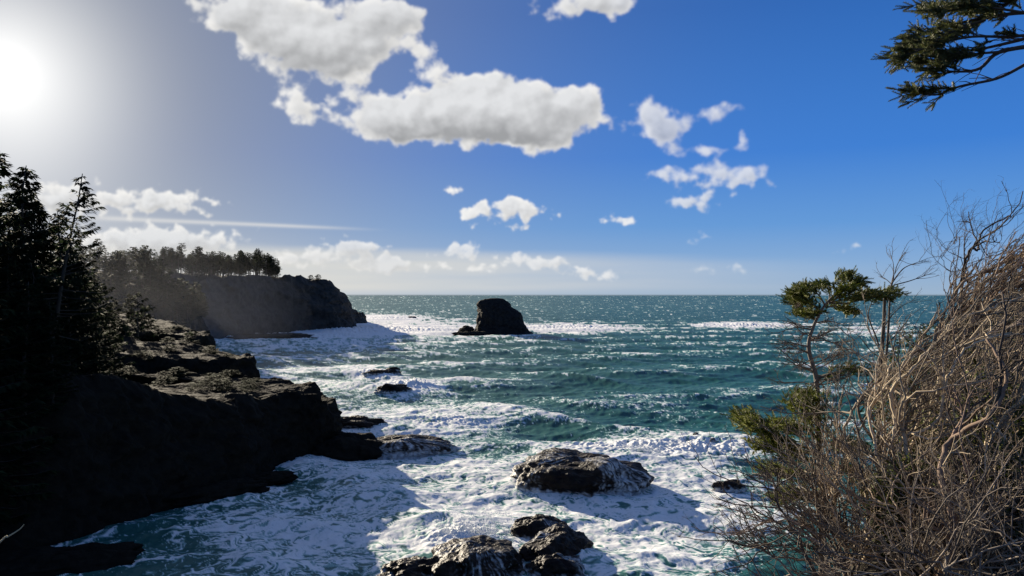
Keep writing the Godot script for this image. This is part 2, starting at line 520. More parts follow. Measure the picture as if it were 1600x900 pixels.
# a boulder: a dented ball; falls: where the surf runs off it in white threads [bearing round it in degrees, half width, how much]
func boulder(size: Vector3, seed_: int, bumps := 0.28, square := 2.4, segs := 96, rows := 48, falls := [], low := 0.0) -> ArrayMesh:
	var n1 := make_noise(seed_, 0.9, 5)
	var n2 := make_noise(seed_ + 1, 1.3, 1, FastNoiseLite.TYPE_CELLULAR)
	var n3 := make_noise(seed_ + 2, 1.0, 3)
	var p := PackedVector3Array()
	var col := PackedColorArray()
	for r in rows + 1:
		var b := PI * (float(r) / rows - 0.5)
		for s in segs + 1:
			var a := TAU * (s % segs) / segs
			var d := Vector3(cos(a) * cos(b), sin(b), -sin(a) * cos(b))
			var m := pow(pow(absf(d.x), square) + pow(absf(d.y), square) + pow(absf(d.z), square), -1.0 / square)
			var f := 1.0 + n1.get_noise_3dv(d * 1.1) * bumps * 1.5 + (0.45 - (n2.get_noise_3dv(d * 1.3) + 1.0)) * bumps
			var v := d * m * f * size
			p.append(v)
			var stone := Color(0.015, 0.011, 0.009).lerp(Color(0.030, 0.020, 0.014), 0.5 + n3.get_noise_3dv(v * 0.35))
			var white := 0.0
			for q in falls:
				var off := absf(wrapf(rad_to_deg(a) - q[0], -180.0, 180.0)) / float(q[1])
				if off < 1.0:
					var thread := 0.7 * n3.get_noise_3d(a * 9.0, v.y * 0.5 + f * 3.0, v.z * 0.3) + 0.55 * n3.get_noise_3d(a * 34.0, v.y * 0.6, 9.0 + v.x * 0.3) + 0.35 * n3.get_noise_3d(v.x * 2.5, v.y * 2.5, v.z * 2.5)
					white = maxf(white, smoothstep(0.10, 0.75, thread + 0.34 * float(q[2]) - 0.35 * off * off) * smoothstep(1.0, 0.6, off) * 0.85)
			white = maxf(white, smoothstep(0.40, 0.0, v.y - low + n3.get_noise_3dv(v * 1.2) * 0.6) * 0.7)
			col.append(stone.lerp(Color(0.80, 0.82, 0.83), clampf(white, 0.0, 1.0)))
	var g := grid_mesh(p, segs + 1, rows + 1, PackedVector2Array(), true)
	var arrays := g.surface_get_arrays(0)
	return arrays_mesh(p, arrays[Mesh.ARRAY_NORMAL], PackedVector2Array(), arrays[Mesh.ARRAY_INDEX], col)

# a cliff lofted from its foot over its face and rim to its spine; line: [foot x, foot z, rim height, lean, spine x, spine z, spine height]
func cliff_mesh(line: Array, per: int, face: int, plateau: int, rough: float, size: float, ledge: float, seed_: int) -> ArrayMesh:
	var n1 := make_noise(seed_, 1.0 / size, 5)
	var n2 := make_noise(seed_ + 1, 1.0 / (size * 0.6), 1, FastNoiseLite.TYPE_CELLULAR)
	var n3 := make_noise(seed_ + 2, 1.0 / (size * 0.25), 3)
	var cols := per * (line.size() - 1) + 1
	var rows := face + plateau + 1
	var p := PackedVector3Array()
	p.resize(cols * rows)
	for c in cols:
		var t := float(c) / per
		var i := mini(int(t), line.size() - 2)
		var s := t - i
		s = lerpf(s, s * s * (3 - 2 * s), 0.5)
		var l := []
		for k in 7: l.append(lerpf(line[i][k], line[i + 1][k], s))
		var foot := Vector3(l[0], 0, l[1])
		var spine := Vector3(l[4], l[6], l[5])
		var inward := Vector3(spine.x - foot.x, 0, spine.z - foot.z)
		inward = inward.normalized()
		for r in rows:
			var v: Vector3
			if r <= face:
				var f := float(r) / face
				var y := lerpf(-3.0, l[2], f)
				var g := clampf(y / maxf(l[2], 0.1), 0.0, 1.0)
				var lean: float = l[3] * (0.55 * g + 0.45 * pow(g, 6.0))
				lean += ledge * (floorf(g * 4.0 + n1.get_noise_2d(t * 9.0, 3.0)) / 4.0 - g) * 0.8
				v = foot + inward * lean + Vector3(0, y, 0)
			else:
				var f := float(r - face) / plateau
				var rim: Vector3 = foot + inward * l[3] + Vector3(0, l[2], 0)
				v = rim.lerp(spine, f)
				v.y = lerpf(l[2], l[6], smoothstep(0.0, 1.0, f)) 
			var amount := rough * clampf(0.35 + v.y * 0.1, 0.35, 1.0)
			var d := n1.get_noise_3d(v.x, v.y * 1.5, v.z) * amount * 1.3 + (0.45 - (n2.get_noise_3d(v.x, v.y * 2.2, v.z) + 1.0)) * amount * 0.7 + n3.get_noise_3d(v.x, v.y * 2.0, v.z) * amount * 0.35
			var out := -inward if r < face else (-inward + Vector3.UP).normalized() if r < face + 3 else Vector3.UP * lerpf(0.7, 0.32, smoothstep(0.0, 6.0, float(r - face)))
			p[r * cols + c] = v + out * d
	cliff_points.last = p
	cliff_points.last_cols = cols
	return grid_mesh(p, cols, rows)

func build_cliffs() -> void:
	# the dark cliff across the cove on the left
	var near := [
		[-52, -8, 17.0, 4.0, -95, 0, 24.0], [-46, -46, 16.0, 4.0, -95, -40, 22.0], [-42.5, -64, 15.5, 4.0, -95, -66, 21.0], [-39.5, -70, 15.0, 4.5, -95, -78, 19.0], [-37, -76, 13.6, 4.0, -90, -88, 16.5], [-34.5, -83, 11.2, 4.0, -86, -98, 13.0], [-30.5, -90, 9.4, 3.6, -80, -106, 10.8],
		[-30.6, -99, 8.8, 3.4, -72, -111, 9.4], [-27.8, -104.5, 8.4, 3.2, -60, -113, 8.9], [-25.8, -105, 8.0, 1.8, -50, -115, 8.7], [-24.6, -106.5, 6.6, 2.0, -46, -117, 8.5], [-24.8, -113, 6.2, 2.0, -46, -119, 8.5], [-28, -121, 7.4, 2.6, -48, -122, 8.5], [-35, -126, 8.2, 2.6, -60, -125, 8.8], [-60, -130, 8.8, 2.6, -85, -126, 9.6], [-95, -134, 9.4, 2.6, -110, -126, 11.0],
	]
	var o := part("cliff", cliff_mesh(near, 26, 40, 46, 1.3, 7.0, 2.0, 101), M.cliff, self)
	cliff_points.near = cliff_points.last
	tag(o, "black shaded cliff dropping into the foaming cove on the left", "cliff", "", "structure")
	# two higher ledges behind it
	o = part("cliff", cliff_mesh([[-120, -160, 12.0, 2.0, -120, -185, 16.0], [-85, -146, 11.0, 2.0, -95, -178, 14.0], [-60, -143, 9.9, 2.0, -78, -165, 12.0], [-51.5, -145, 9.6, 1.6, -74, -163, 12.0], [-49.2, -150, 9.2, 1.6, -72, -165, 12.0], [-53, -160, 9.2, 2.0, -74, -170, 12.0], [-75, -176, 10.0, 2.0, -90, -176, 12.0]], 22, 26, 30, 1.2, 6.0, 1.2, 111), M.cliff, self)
	cliff_points.ledge = cliff_points.last
	tag(o, "squared dark rock ledge just behind the black cliff", "cliff", "", "structure")
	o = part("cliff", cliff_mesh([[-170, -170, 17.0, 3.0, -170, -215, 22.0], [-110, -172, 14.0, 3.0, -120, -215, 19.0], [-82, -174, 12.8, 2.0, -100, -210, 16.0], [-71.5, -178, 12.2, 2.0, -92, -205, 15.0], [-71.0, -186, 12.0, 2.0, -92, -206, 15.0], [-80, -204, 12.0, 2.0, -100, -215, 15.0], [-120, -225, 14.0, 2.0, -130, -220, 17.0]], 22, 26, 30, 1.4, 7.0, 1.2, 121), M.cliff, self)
	cliff_points.bluff = cliff_points.last
	tag(o, "low wooded bluff with shrubs between the black cliff and the far headland", "cliff", "", "structure")
	o = part("hill", cliff_mesh([[-330, -235, 30.0, 22.0, -330, -330, 44.0], [-215, -232, 28.0, 20.0, -240, -325, 40.0], [-160, -236, 24.0, 16.0, -190, -318, 35.0], [-128, -242, 17.0, 9.0, -165, -312, 31.0], [-112, -250, 13.5, 4.0, -150, -308, 28.0], [-107, -262, 12.5, 4.0, -148, -308, 27.0], [-114, -290, 13.0, 5.0, -155, -312, 27.0], [-150, -330, 16.0, 8.0, -180, -320, 28.0], [-240, -350, 20.0, 8.0, -250, -335, 36.0]], 24, 26, 34, 3.0, 14.0, 2.0, 151), M.cliff, self)
	cliff_points.hill = cliff_points.last
	cliff_points.hill_cols = cliff_points.last_cols
	tag(o, "steep wooded slope rising behind the low bluff, nearer than the headland", "", "", "structure")
	# the far headland
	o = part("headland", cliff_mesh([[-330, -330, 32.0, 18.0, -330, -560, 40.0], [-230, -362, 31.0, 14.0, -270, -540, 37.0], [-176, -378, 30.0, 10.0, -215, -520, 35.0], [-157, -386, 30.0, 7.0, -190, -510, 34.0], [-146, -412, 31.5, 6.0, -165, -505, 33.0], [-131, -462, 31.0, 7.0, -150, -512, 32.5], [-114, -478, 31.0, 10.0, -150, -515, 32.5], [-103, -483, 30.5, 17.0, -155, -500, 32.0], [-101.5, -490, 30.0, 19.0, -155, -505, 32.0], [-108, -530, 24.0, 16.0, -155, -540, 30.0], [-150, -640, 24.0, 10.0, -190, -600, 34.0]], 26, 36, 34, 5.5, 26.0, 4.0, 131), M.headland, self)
	cliff_points.headland = cliff_points.last
	cliff_points.headland_cols = cliff_points.last_cols
	tag(o, "far dark headland with steep rock walls and a wooded top", "headland", "", "structure")
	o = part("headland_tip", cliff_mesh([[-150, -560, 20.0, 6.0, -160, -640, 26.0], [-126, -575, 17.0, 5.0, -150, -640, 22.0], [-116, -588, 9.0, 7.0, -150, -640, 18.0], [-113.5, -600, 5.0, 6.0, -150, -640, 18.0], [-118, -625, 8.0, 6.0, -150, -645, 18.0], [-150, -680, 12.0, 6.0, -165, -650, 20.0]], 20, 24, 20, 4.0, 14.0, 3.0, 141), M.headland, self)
	tag(o, "low stepped rock point beyond the end of the far headland", "headland", "", "structure")

func rock(called: String, mesh: Mesh, where: Vector3, turn: float, label: String, category: String, m: Material, group := "") -> MeshInstance3D:
	var o := part(called, mesh, m, self)
	o.position = where
	o.rotation.y = turn
	tag(o, label, category, group)
	return o

func build_rocks() -> void:
	# the sea stack
	var s := 429.0 / LENS
	var lv := []
	for a in [[530, 733, 838], [522, 738, 832], [518, 742, 824], [508, 744.5, 820], [498, 745.5, 817], [490, 746, 812], [482, 746, 801], [475, 746, 795], [470.5, 748, 790], [468, 756, 786], [466.5, 766, 778]]:
		lv.append([(523.5 - a[0]) * s, (a[1] - 785) * s, (a[2] - 785) * s, 0.0, (a[2] - a[1]) * s * 0.36])
	rock("sea_stack", ring_rock(lv, 120, 70, 1.5, 9.0, 201), Vector3((785 - 800) * s, 0, -437), 0.0, "tall dark sea stack with a flat left wall and sloping right shoulder", "sea stack", M.stack)
	rock("rock", boulder(Vector3(4.4, 2.4, 4), 211), Vector3(-26.5, 1.2, -452), 0.3, "small squat rock just left of the sea stack", "rock", M.stack)
	rock("rock", boulder(Vector3(9.5, 1.6, 4), 213), Vector3(-22.0, 0.3, -424), 0.1, "low wave-washed shelf at the left foot of the sea stack", "rock", M.stack)
	rock("rock", boulder(Vector3(18, 1.5, 5), 215, 0.35), Vector3(-121, 0.9, -392), 0.12, "long flat reef in white water under the far headland", "reef", M.headland)
	rock("rock", boulder(Vector3(3.5, 1.2, 3), 217), Vector3(-95, 0.5, -735), 0.0, "tiny far rock awash between the headland and the stack", "rock", M.headland)
	rock("rock", boulder(Vector3(4.6, 0.9, 2.2), 219, 0.3), Vector3(-35.5, 0.4, -213), 0.2, "long low rock awash in the bay, the farther of two", "rock", M.rock_near)
	rock("rock", boulder(Vector3(1.6, 0.9, 1.3), 220, 0.3), Vector3(-33.0, 1.0, -214.5), 0.2, "dark knob at the right end of the farther awash rock", "rock", M.rock_near)
	rock("rock", boulder(Vector3(3.3, 1.3, 2.0), 221, 0.35), Vector3(-26.3, 0.5, -173), 0.25, "dark low rock with a wave breaking white behind it", "rock", M.rock_near)
	rock("rock", boulder(Vector3(5.0, 1.4, 2.6), 223, 0.3), Vector3(-26.5, 0.3, -128), 0.0, "small wet rock behind the end of the black cliff", "rock", M.rock_near)
	rock("rock_shelf", boulder(Vector3(7.2, 1.5, 3.4), 225, 0.18, 2.7, 200, 80, [[290, 75, 0.8], [335, 50, 0.9]]), Vector3(-15.8, 0.2, -109.5), 0.05, "flat wet shelf at the cliff's end with water pouring off its edge", "rock shelf", M.rock_near)
	rock("rock", boulder(Vector3(7.2, 3.2, 6.0), 227, 0.20, 2.3, 220, 110, [[190, 70, 0.75], [330, 40, 1.0]]), Vector3(7.6, 0.2, -90.0), -0.30, "big domed rock in the surf with white water streaming down its sides", "rock", M.rock_near)
	rock("rock", boulder(Vector3(1.7, 0.7, 1.0), 229, 0.35), Vector3(24.5, 0.2, -87.5), 0.1, "small dark rock awash beside the thicket", "rock", M.rock_near)
	rock("rock", boulder(Vector3(0.45, 0.6, 0.4), 251, 0.25, 2.2, 24, 12), Vector3(27.9, 0.5, -117.5), 0.0, "tiny dark rock tip in the water near the thicket, the left of two", "rock", M.rock_near)
	rock("rock", boulder(Vector3(0.5, 0.6, 0.4), 252, 0.25, 2.2, 24, 12), Vector3(29.3, 0.45, -113.0), 0.6, "tiny dark rock tip in the water near the thicket, the right of two", "rock", M.rock_near)
	rock("rock", boulder(Vector3(4.2, 2.4, 3.6), 247, 0.26, 2.6), Vector3(-22.8, 0.1, -107.5), 0.2, "dark sloping block where the black cliff tapers down to the wet shelf", "rock", M.cliff)
	# the cluster nearest the eye
	rock("rock", boulder(Vector3(3.3, 1.8, 4.0), 231, 0.22, 2.5, 200, 100, [[280, 60, 0.45], [180, 30, 0.8]]), Vector3(-2.9, 0.0, -62.5), 0.2, "brown wet boulder at the bottom edge, left of the nearest cluster", "rock", M.rock_near, "rocks nearest the cliff")
	rock("rock", boulder(Vector3(2.3, 1.8, 3.2), 233, 0.22, 2.5, 180, 90, [[200, 35, 1.0]]), Vector3(3.6, 0.1, -65.5), -0.55, "smooth brown boulder at the right of the nearest cluster", "rock", M.rock_near, "rocks nearest the cliff")
	rock("rock", boulder(Vector3(2.4, 1.5, 1.9), 235, 0.24, 2.5, 140, 70, [[300, 40, 0.9]]), Vector3(2.6, 0.3, -70.0), 0.1, "rounded boulder at the back of the nearest cluster", "rock", M.rock_near, "rocks nearest the cliff")
	rock("rock", boulder(Vector3(2.0, 1.2, 1.7), 237, 0.26, 2.5, 140, 70, [[340, 50, 1.2]]), Vector3(3.5, 0.0, -61.6), 0.3, "low boulder in front of the right one of the nearest cluster", "rock", M.rock_near, "rocks nearest the cliff")
	rock("rock", boulder(Vector3(2.3, 1.0, 1.8), 239, 0.36, 2.4, 140, 70, [[40, 40, 0.8]]), Vector3(-7.4, 0.0, -61.3), 0.3, "low jagged rock at the far left of the nearest cluster", "rock", M.rock_near, "rocks nearest the cliff")
	rock("rock", boulder(Vector3(5.5, 0.9, 1.5), 243, 0.3), Vector3(-32.0, 0.5, -84.0), 0.75, "low black ledge lying in foam along the cliff's foot, the longer of two", "rock", M.cliff)
	rock("rock", boulder(Vector3(2.8, 0.7, 1.2), 245, 0.3), Vector3(-28.5, 0.4, -91.0), 0.6, "short black ledge in foam at the cliff's foot, right of the longer one", "rock", M.cliff)
	rock("rock", boulder(Vector3(5.5, 1.3, 2.6), 241, 0.3), Vector3(-37.0, 0.2, -62.0), 0.5, "black flat rock in the shaded water at the foot of the cliff", "rock", M.cliff)

# ------------------------------------------------------------------ plants
class Acc:
	var v := PackedVector3Array()
	var n := PackedVector3Array()
	var c := PackedColorArray()
	var i := PackedInt32Array()

	func tri(a: Vector3, b: Vector3, d: Vector3, nn: Vector3, col: Color) -> void:   # nn says which side is the front
		var k := v.size()
		v.append(a)
		v.append(b)
		v.append(d)
		n.append(nn)
		n.append(nn)
		n.append(nn)
		c.append(col)
		c.append(col)
		c.append(col)
		i.append(k)
		if (d - a).cross(b - a).dot(nn) >= 0.0:
			i.append(k + 1)
			i.append(k + 2)
		else:
			i.append(k + 2)
			i.append(k + 1)

	func tube(p: PackedVector3Array, r0: float, r1: float, sides: int, col: Color, col2: Color) -> void:
		var first := v.size()
		var m := p.size()
		var side := Vector3.RIGHT
		for k in m:
			var d := (p[mini(k + 1, m - 1)] - p[maxi(k - 1, 0)]).normalized()
			side = side - d * side.dot(d)
			if side.length_squared() < 1e-4: side = d.cross(Vector3.FORWARD if absf(d.z) < 0.9 else Vector3.UP)
			side = side.normalized()
			var other := d.cross(side)
			var t := float(k) / (m - 1)
			var r := lerpf(r0, r1, t)
			var cc := col.lerp(col2, t)
			for s in sides:
				var a := TAU * s / sides
				var o := side * cos(a) + other * sin(a)
				v.append(p[k] + o * r)
				n.append(o)
				c.append(cc)
		for k in m - 1:
			for s in sides:
				var a := first + k * sides + s
				var b := first + k * sides + (s + 1) % sides
				i.append(a)
				i.append(a + sides)
				i.append(b)
				i.append(b)
				i.append(a + sides)
				i.append(b + sides)

	# one conifer shoot: a short twig bristling with needles
	func shoot(base: Vector3, dir: Vector3, length: float, needle: float, count: int, col: Color, rng: RandomNumberGenerator) -> void:
		var side := dir.cross(Vector3.UP if absf(dir.y) < 0.9 else Vector3.RIGHT).normalized()
		var other := dir.cross(side)
		for k in count:
			var t := (k + 0.5) / count
			var a := k * 2.4 + rng.randf() * 0.5
			var o := side * cos(a) + other * sin(a)
			var b := base + dir * (length * t)
			var e := b + (o * 0.85 + dir * 0.75) * needle * (1.0 - 0.35 * t)
			var w := dir.cross(o) * needle * 0.15
			tri(b - w, b + w, e, (o - dir * 0.4).normalized(), col * (0.8 + 0.4 * rng.randf()))

	# a flat jagged spray of foliage, for trees farther off
	func spray(base: Vector3, dir: Vector3, up: Vector3, length: float, width: float, col: Color, rng: RandomNumberGenerator) -> void:
		var side := dir.cross(up).normalized() * width
		var nn := (up + dir * rng.randf_range(-0.3, 0.3) + side * rng.randf_range(-1.0, 1.0)).normalized()
		var mid := base + dir * length * 0.45 + up * rng.randf_range(-0.1, 0.1) * length
		var tip := base + dir * length - up * length * 0.18
		tri(base, mid + side, tip, nn, col * rng.randf_range(0.75, 1.25))
		tri(base, mid - side * rng.randf_range(0.5, 1.1), tip, nn, col * rng.randf_range(0.75, 1.25))

	func mesh() -> ArrayMesh:
		var a := []
		a.resize(Mesh.ARRAY_MAX)
		a[Mesh.ARRAY_VERTEX] = v
		a[Mesh.ARRAY_NORMAL] = n
		a[Mesh.ARRAY_COLOR] = c
		a[Mesh.ARRAY_INDEX] = i
		var m := ArrayMesh.new()
		m.add_surface_from_arrays(Mesh.PRIMITIVE_TRIANGLES, a)
		return m

func smooth_line(p: PackedVector3Array, per: int) -> PackedVector3Array:
	var out := PackedVector3Array()
	for k in p.size() - 1:
		for s in per:
			out.append(p[k].cubic_interpolate(p[k + 1], p[maxi(k - 1, 0)], p[mini(k + 2, p.size() - 1)], float(s) / per))
	out.append(p[p.size() - 1])
	return out

func traced(points: Array, depth: float, depth2: float, from := Vector3.ZERO, per := 4) -> PackedVector3Array:   # a limb along bearings, from one distance to another
	var p := PackedVector3Array()
	for k in points.size():
		p.append(at(points[k][0], points[k][1], lerpf(depth, depth2, float(k) / (points.size() - 1))) - from)
	return smooth_line(p, per)

# a branch that wanders and bends with the wind, and its twigs
func grow(acc: Acc, p0: Vector3, dir: Vector3, length: float, r: float, level: int, wind: Vector3, kids: int, rng: RandomNumberGenerator, col: Color, wander := 0.22) -> void:
	var steps := 7 if level > 1 else 5 if level == 1 else 4
	var p := PackedVector3Array([p0])
	var d := dir
	for k in steps:
		d = (d + Vector3(rng.randfn(0, wander), rng.randfn(0, wander), rng.randfn(0, wander)) + wind * 0.16).normalized()
		p.append(p[k] + d * length / steps)
	var tip := col.lerp(Color(0.09, 0.06, 0.045), 0.4)
	acc.tube(p, r, r * (0.45 if level > 0 else 0.3), 6 if level > 1 else 4 if level == 1 else 3, col, tip)
	if level == 0: return
	for k in kids:
		var t := rng.randf_range(0.2, 1.0)
		var f := t * steps
		var i := mini(int(f), steps - 1)
		var b := p[i].lerp(p[i + 1], f - i)
		var along := (p[i + 1] - p[i]).normalized()
		var away := Vector3(rng.randfn(0, 1), rng.randfn(0, 1), rng.randfn(0, 1)).normalized()
		var nd := (along * 0.9 + away * 0.75 + wind * 0.35).normalized()
		grow(acc, b, nd, length * rng.randf_range(0.28, 0.62) * (1.1 - 0.5 * t), r * lerpf(0.60, 0.40, t), level - 1, wind, maxi(kids - 2, 2), rng, col * rng.randf_range(0.55, 1.0), wander * 1.25)

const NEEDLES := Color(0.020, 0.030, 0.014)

func conifer(seed_: int, tall: float, bare: float, wide: float, limbs: int, sprig: float, sparse: float, lean := Vector3.ZERO, far := false) -> Array:
	var rng := RandomNumberGenerator.new()
	rng.seed = seed_
	var wood := Acc.new()
	var leaf := Acc.new()
	var bark := Color(0.045, 0.036, 0.030)
	var line := PackedVector3Array()
	for k in 9:
		var t := k / 8.0
		line.append(Vector3(0, tall * t, 0) + lean * pow(t, 1.4) + Vector3(rng.randfn(0, 0.010), 0, rng.randfn(0, 0.010)) * tall * t)
	wood.tube(line, tall * 0.014, tall * 0.0018, 7, bark, bark)
	for k in limbs:
		var t := lerpf(bare, 0.985, pow((k + rng.randf()) / limbs, 0.85))
		var f := t * 8.0
		var i := mini(int(f), 7)
		var b := line[i].lerp(line[i + 1], f - i)
		var rel := (t - bare) / (1.0 - bare)
		var reach: float
		if far: reach = wide * (0.12 + 1.0 * pow(maxf(1.0 - rel, 0.0), 0.75) * smoothstep(-0.2, 0.25, rel)) * rng.randf_range(0.5, 1.25)
		else: reach = wide * (1.0 - pow(rel, 1.3)) * rng.randf_range(0.35, 1.3) * smoothstep(-0.35, 0.25, rel) + wide * 0.07
		var a := rng.randf() * TAU
		var out := Vector3(cos(a), 0, sin(a))
		reach *= 1.0 + 0.25 * out.x
		var droop := lerpf(-0.30, 0.55, pow(rel, 0.8)) + rng.randfn(0, 0.12)
		var p := PackedVector3Array()
		for s in 5:
			var u := s / 4.0
			p.append(b + out * reach * u + Vector3.UP * reach * (droop * u * (1.0 - 0.35 * u) + 0.16 * u * u * u) + Vector3(rng.randfn(0, 0.03), rng.randfn(0, 0.03), rng.randfn(0, 0.03)) * reach * u)
		wood.tube(p, maxf(tall * 0.0032 * (1.1 - rel), 0.012), 0.008, 4 if far else 5, bark, bark)
		if rng.randf() < sparse: continue
		var n := maxi(int(reach / sprig * (6.5 if far else 11.0)), 6)
		for j in n:
			var u := lerpf(0.22, 1.02, pow((j + rng.randf()) / n, 0.8))
			var g := clampf(u, 0, 0.999) * 4.0
			var q := p[int(g)].lerp(p[int(g) + 1], g - int(g))
			var across := out.cross(Vector3.UP) * (-1.0 if rng.randf() < 0.5 else 1.0)
			var spread := (1.02 - u) * 0.42 * reach * rng.randf()
			var d := (out * rng.randf_range(0.4, 1.1) + across * rng.randf_range(0.1, 0.9) + Vector3.DOWN * rng.randf_range(-0.05, 0.55)).normalized()
			var base := q + across * spread + Vector3.DOWN * spread * 0.25
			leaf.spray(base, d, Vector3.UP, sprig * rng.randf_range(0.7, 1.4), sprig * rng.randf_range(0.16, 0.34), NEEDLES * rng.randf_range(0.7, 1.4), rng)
	return [wood.mesh(), leaf.mesh()]

func plant_tree(called: String, made: Array, where: Vector3, turn: float, size: Vector3, label: String, group := "") -> Node3D:
	var t := thing(called, where, label, "tree", group)
	t.rotation.y = turn
	t.scale = size
	part("trunk", made[0], M.bark, t)
	part("crown", made[1], M.foliage, t)
	return t

var cliff_points := {}

func height_at(points: PackedVector3Array, x: float, z: float) -> float:   # height of the ground nearest to a spot
	var best := 1e9
	var y := 0.0
	for p in points:
		var d := (p.x - x) * (p.x - x) + (p.z - z) * (p.z - z)
		if d < best and p.y > 2.0:
			best = d
			y = p.y
	return y

func build_trees() -> void:
	# the shaded spruces on the black cliff: bearing of the foot, dip of the foot, distance, bearing and height of the tip
	var dense := []
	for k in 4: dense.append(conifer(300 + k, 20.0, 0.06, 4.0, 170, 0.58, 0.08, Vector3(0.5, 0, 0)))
	var list := [
		[-12, 566, 78, 235, 1.0, "tallest dense spruce at the left edge of the picture"], [30, 572, 86, 256, 1.0, "dense dark spruce, second from the left edge, nearly as tall as its neighbour"], [58, 575, 92, 292, 0.95, "dense spruce between the two tall left ones and the thin leaning one"],
		[92, 572, 100, 330, 0.9, "shorter full spruce close behind the thin leaning trunk"], [-50, 566, 80, 262, 1.0, "dense spruce mostly cut off by the left edge"], [12, 580, 72, 380, 1.1, "low bushy spruce under the tallest one"], [55, 585, 74, 410, 1.1, "low bushy spruce left of the leaning trunk's foot"],
		[118, 578, 96, 400, 1.0, "low dark spruce right of the leaning trunk"], [150, 568, 110, 440, 1.0, "small dark spruce at the right end of the near stand"], [-15, 590, 64, 420, 1.2, "broad dark spruce low at the left edge"], [172, 556, 125, 470, 1.0, "small ragged spruce on the slope above the squared ledge"],
	]
	list.append_array([[-30, 590, 70, 330, 1.1, "wide dark spruce at the very left, in front of the tallest one"], [38, 590, 68, 440, 1.3, "bushy dark spruce low on the left slope, nearest the cliff's rim"], [84, 592, 70, 470, 1.2, "bushy dark spruce just left of the leaning trunk's foot, lower on the slope"], [108, 575, 88, 385, 1.0, "full dark spruce whose crown shows right of the leaning trunk"], [135, 572, 104, 420, 1.1, "round-topped dark spruce between the near stand and the low bluff"], [75, 560, 118, 345, 1.0, "dark spruce filling the gap behind the near stand"], [20, 560, 110, 310, 1.0, "dark spruce standing behind the second one from the left edge"]])
	for k in list.size():
		var a = list[k]
		var foot := at(a[0], a[1], a[2])
		var tip_y := at(a[0], a[3], a[2]).y
		foot.y = height_at(cliff_points.near, foot.x, foot.z)
		var tall: float = tip_y - foot.y
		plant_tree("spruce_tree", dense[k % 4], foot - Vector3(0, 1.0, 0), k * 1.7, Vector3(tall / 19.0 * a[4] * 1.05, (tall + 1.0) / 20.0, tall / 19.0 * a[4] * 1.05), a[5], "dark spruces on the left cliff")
	var foot := at(75, 582, 80)
	foot.y = height_at(cliff_points.near, foot.x, foot.z)
	var tip := at(132, 272, 80)
	var thin := conifer(320, tip.y - foot.y + 1.0, 0.26, 4.6, 84, 0.50, 0.08, Vector3(tip.x - foot.x, 0, 0))
	plant_tree("spruce_tree", thin, foot - Vector3(0, 1.0, 0), 0.0, Vector3.ONE, "thin see-through spruce with a leaning trunk, apart to the right of the dense ones")
	foot = at(216, 545, 172)
	var young := conifer(321, 13.5, 0.08, 4.6, 46, 0.75, 0.1)
	plant_tree("spruce_tree", young, foot - Vector3(0, 0.6, 0), 0.4, Vector3.ONE, "young layered spruce alone on the low bluff")
	foot = at(262, 470, 240)
	# shrubs along the rim of the bluff
	var rng := RandomNumberGenerator.new()
	rng.seed = 9
	var bushes := []
	for k in 3: bushes.append(conifer(330 + k, 3.4, 0.02, 1.9, 40, 0.5, 0.0, Vector3(0.5, 0, 0), true))
	var rim := [[292, 545, 182, "rounded shrub at the right rim of the low bluff"], [268, 546, 178, "shrub left of the one at the bluff's right rim"], [243, 547, 176, "low shrub between the young spruce and the bluff's rim shrubs"], [182, 548, 172, "low shrub left of the young spruce on the bluff"], [302, 538, 190, "small shrub hanging at the very corner of the bluff"]]
	for k in rim.size():
		var b := plant_tree("shrub", bushes[k % 3], at(rim[k][0], rim[k][1] + 4, rim[k][2]), k * 2.1, Vector3.ONE * rng.randf_range(0.9, 1.4), rim[k][3], "shrubs on the low bluff")
		b.set_meta("category", "shrub")
	var mid := [[150, 172, 478, "bushy"], [178, 176, 462, "tall"], [198, 168, 500, "squat"], [232, 186, 486, "bushy"], [252, 178, 508, "squat"], [164, 150, 505, "squat"], [272, 190, 505, "bushy"], [128, 160, 470, "tall"], [205, 192, 455, "tall"], [286, 184, 522, "squat"]]
	for k in mid.size():
		var a = mid[k]
		var foot2 := at(a[0], 550, a[1])
		foot2.y = height_at(cliff_points.bluff, foot2.x, foot2.z)
		var tall: float = at(a[0], a[2], a[1]).y - foot2.y
		var names := ["first", "second", "third", "fourth", "fifth", "sixth", "seventh", "eighth", "ninth", "tenth"]
		var order := 0
		for b in mid: if b[0] < a[0]: order += 1
		plant_tree("bluff_tree", dense[(k + 1) % 4] if a[3] == "tall" else bushes[k % 3], foot2 - Vector3(0, 0.5, 0), k * 1.3, Vector3(tall / 20.0 * 1.5, tall / 20.0, tall / 20.0 * 1.5) if a[3] == "tall" else Vector3(1.5, tall / 3.4, 1.5), "%s dark conifer on the low bluff, %s of the ten from the left" % [a[3], names[order]], "conifers on the low bluff")
	var heath := []
	for k in 34:
		var near_ledge := k < 22
		var p: PackedVector3Array = cliff_points.near if near_ledge else cliff_points.ledge
		var q := Vector3.ZERO
		for t in 60:
			q = p[rng.randi() % p.size()]
			var px := 800.0 + q.x / -q.z * LENS
			if near_ledge and q.y > 7.6 and -q.z > 96.0 and px > 120.0 and px < 400.0: break
			if not near_ledge and q.y > 8.6 and px > 120.0 and px < 385.0: break
		heath.append(q)
	for k in heath.size():
		var s := rng.randf_range(0.22, 0.5)
		var b := plant_tree("heath_shrub", bushes[k % 3], heath[k] - Vector3(0, 0.15, 0), k * 2.3, Vector3(s * 2.2, s, s * 2.2), "low wind-flattened dark shrub on top of the %s" % ("black cliff's flat shelf" if k < 22 else "squared ledge behind the black cliff"), "low shrubs on the rock shelves")
		b.set_meta("category", "shrub")
	# the stand on the far headland
	var stand := []
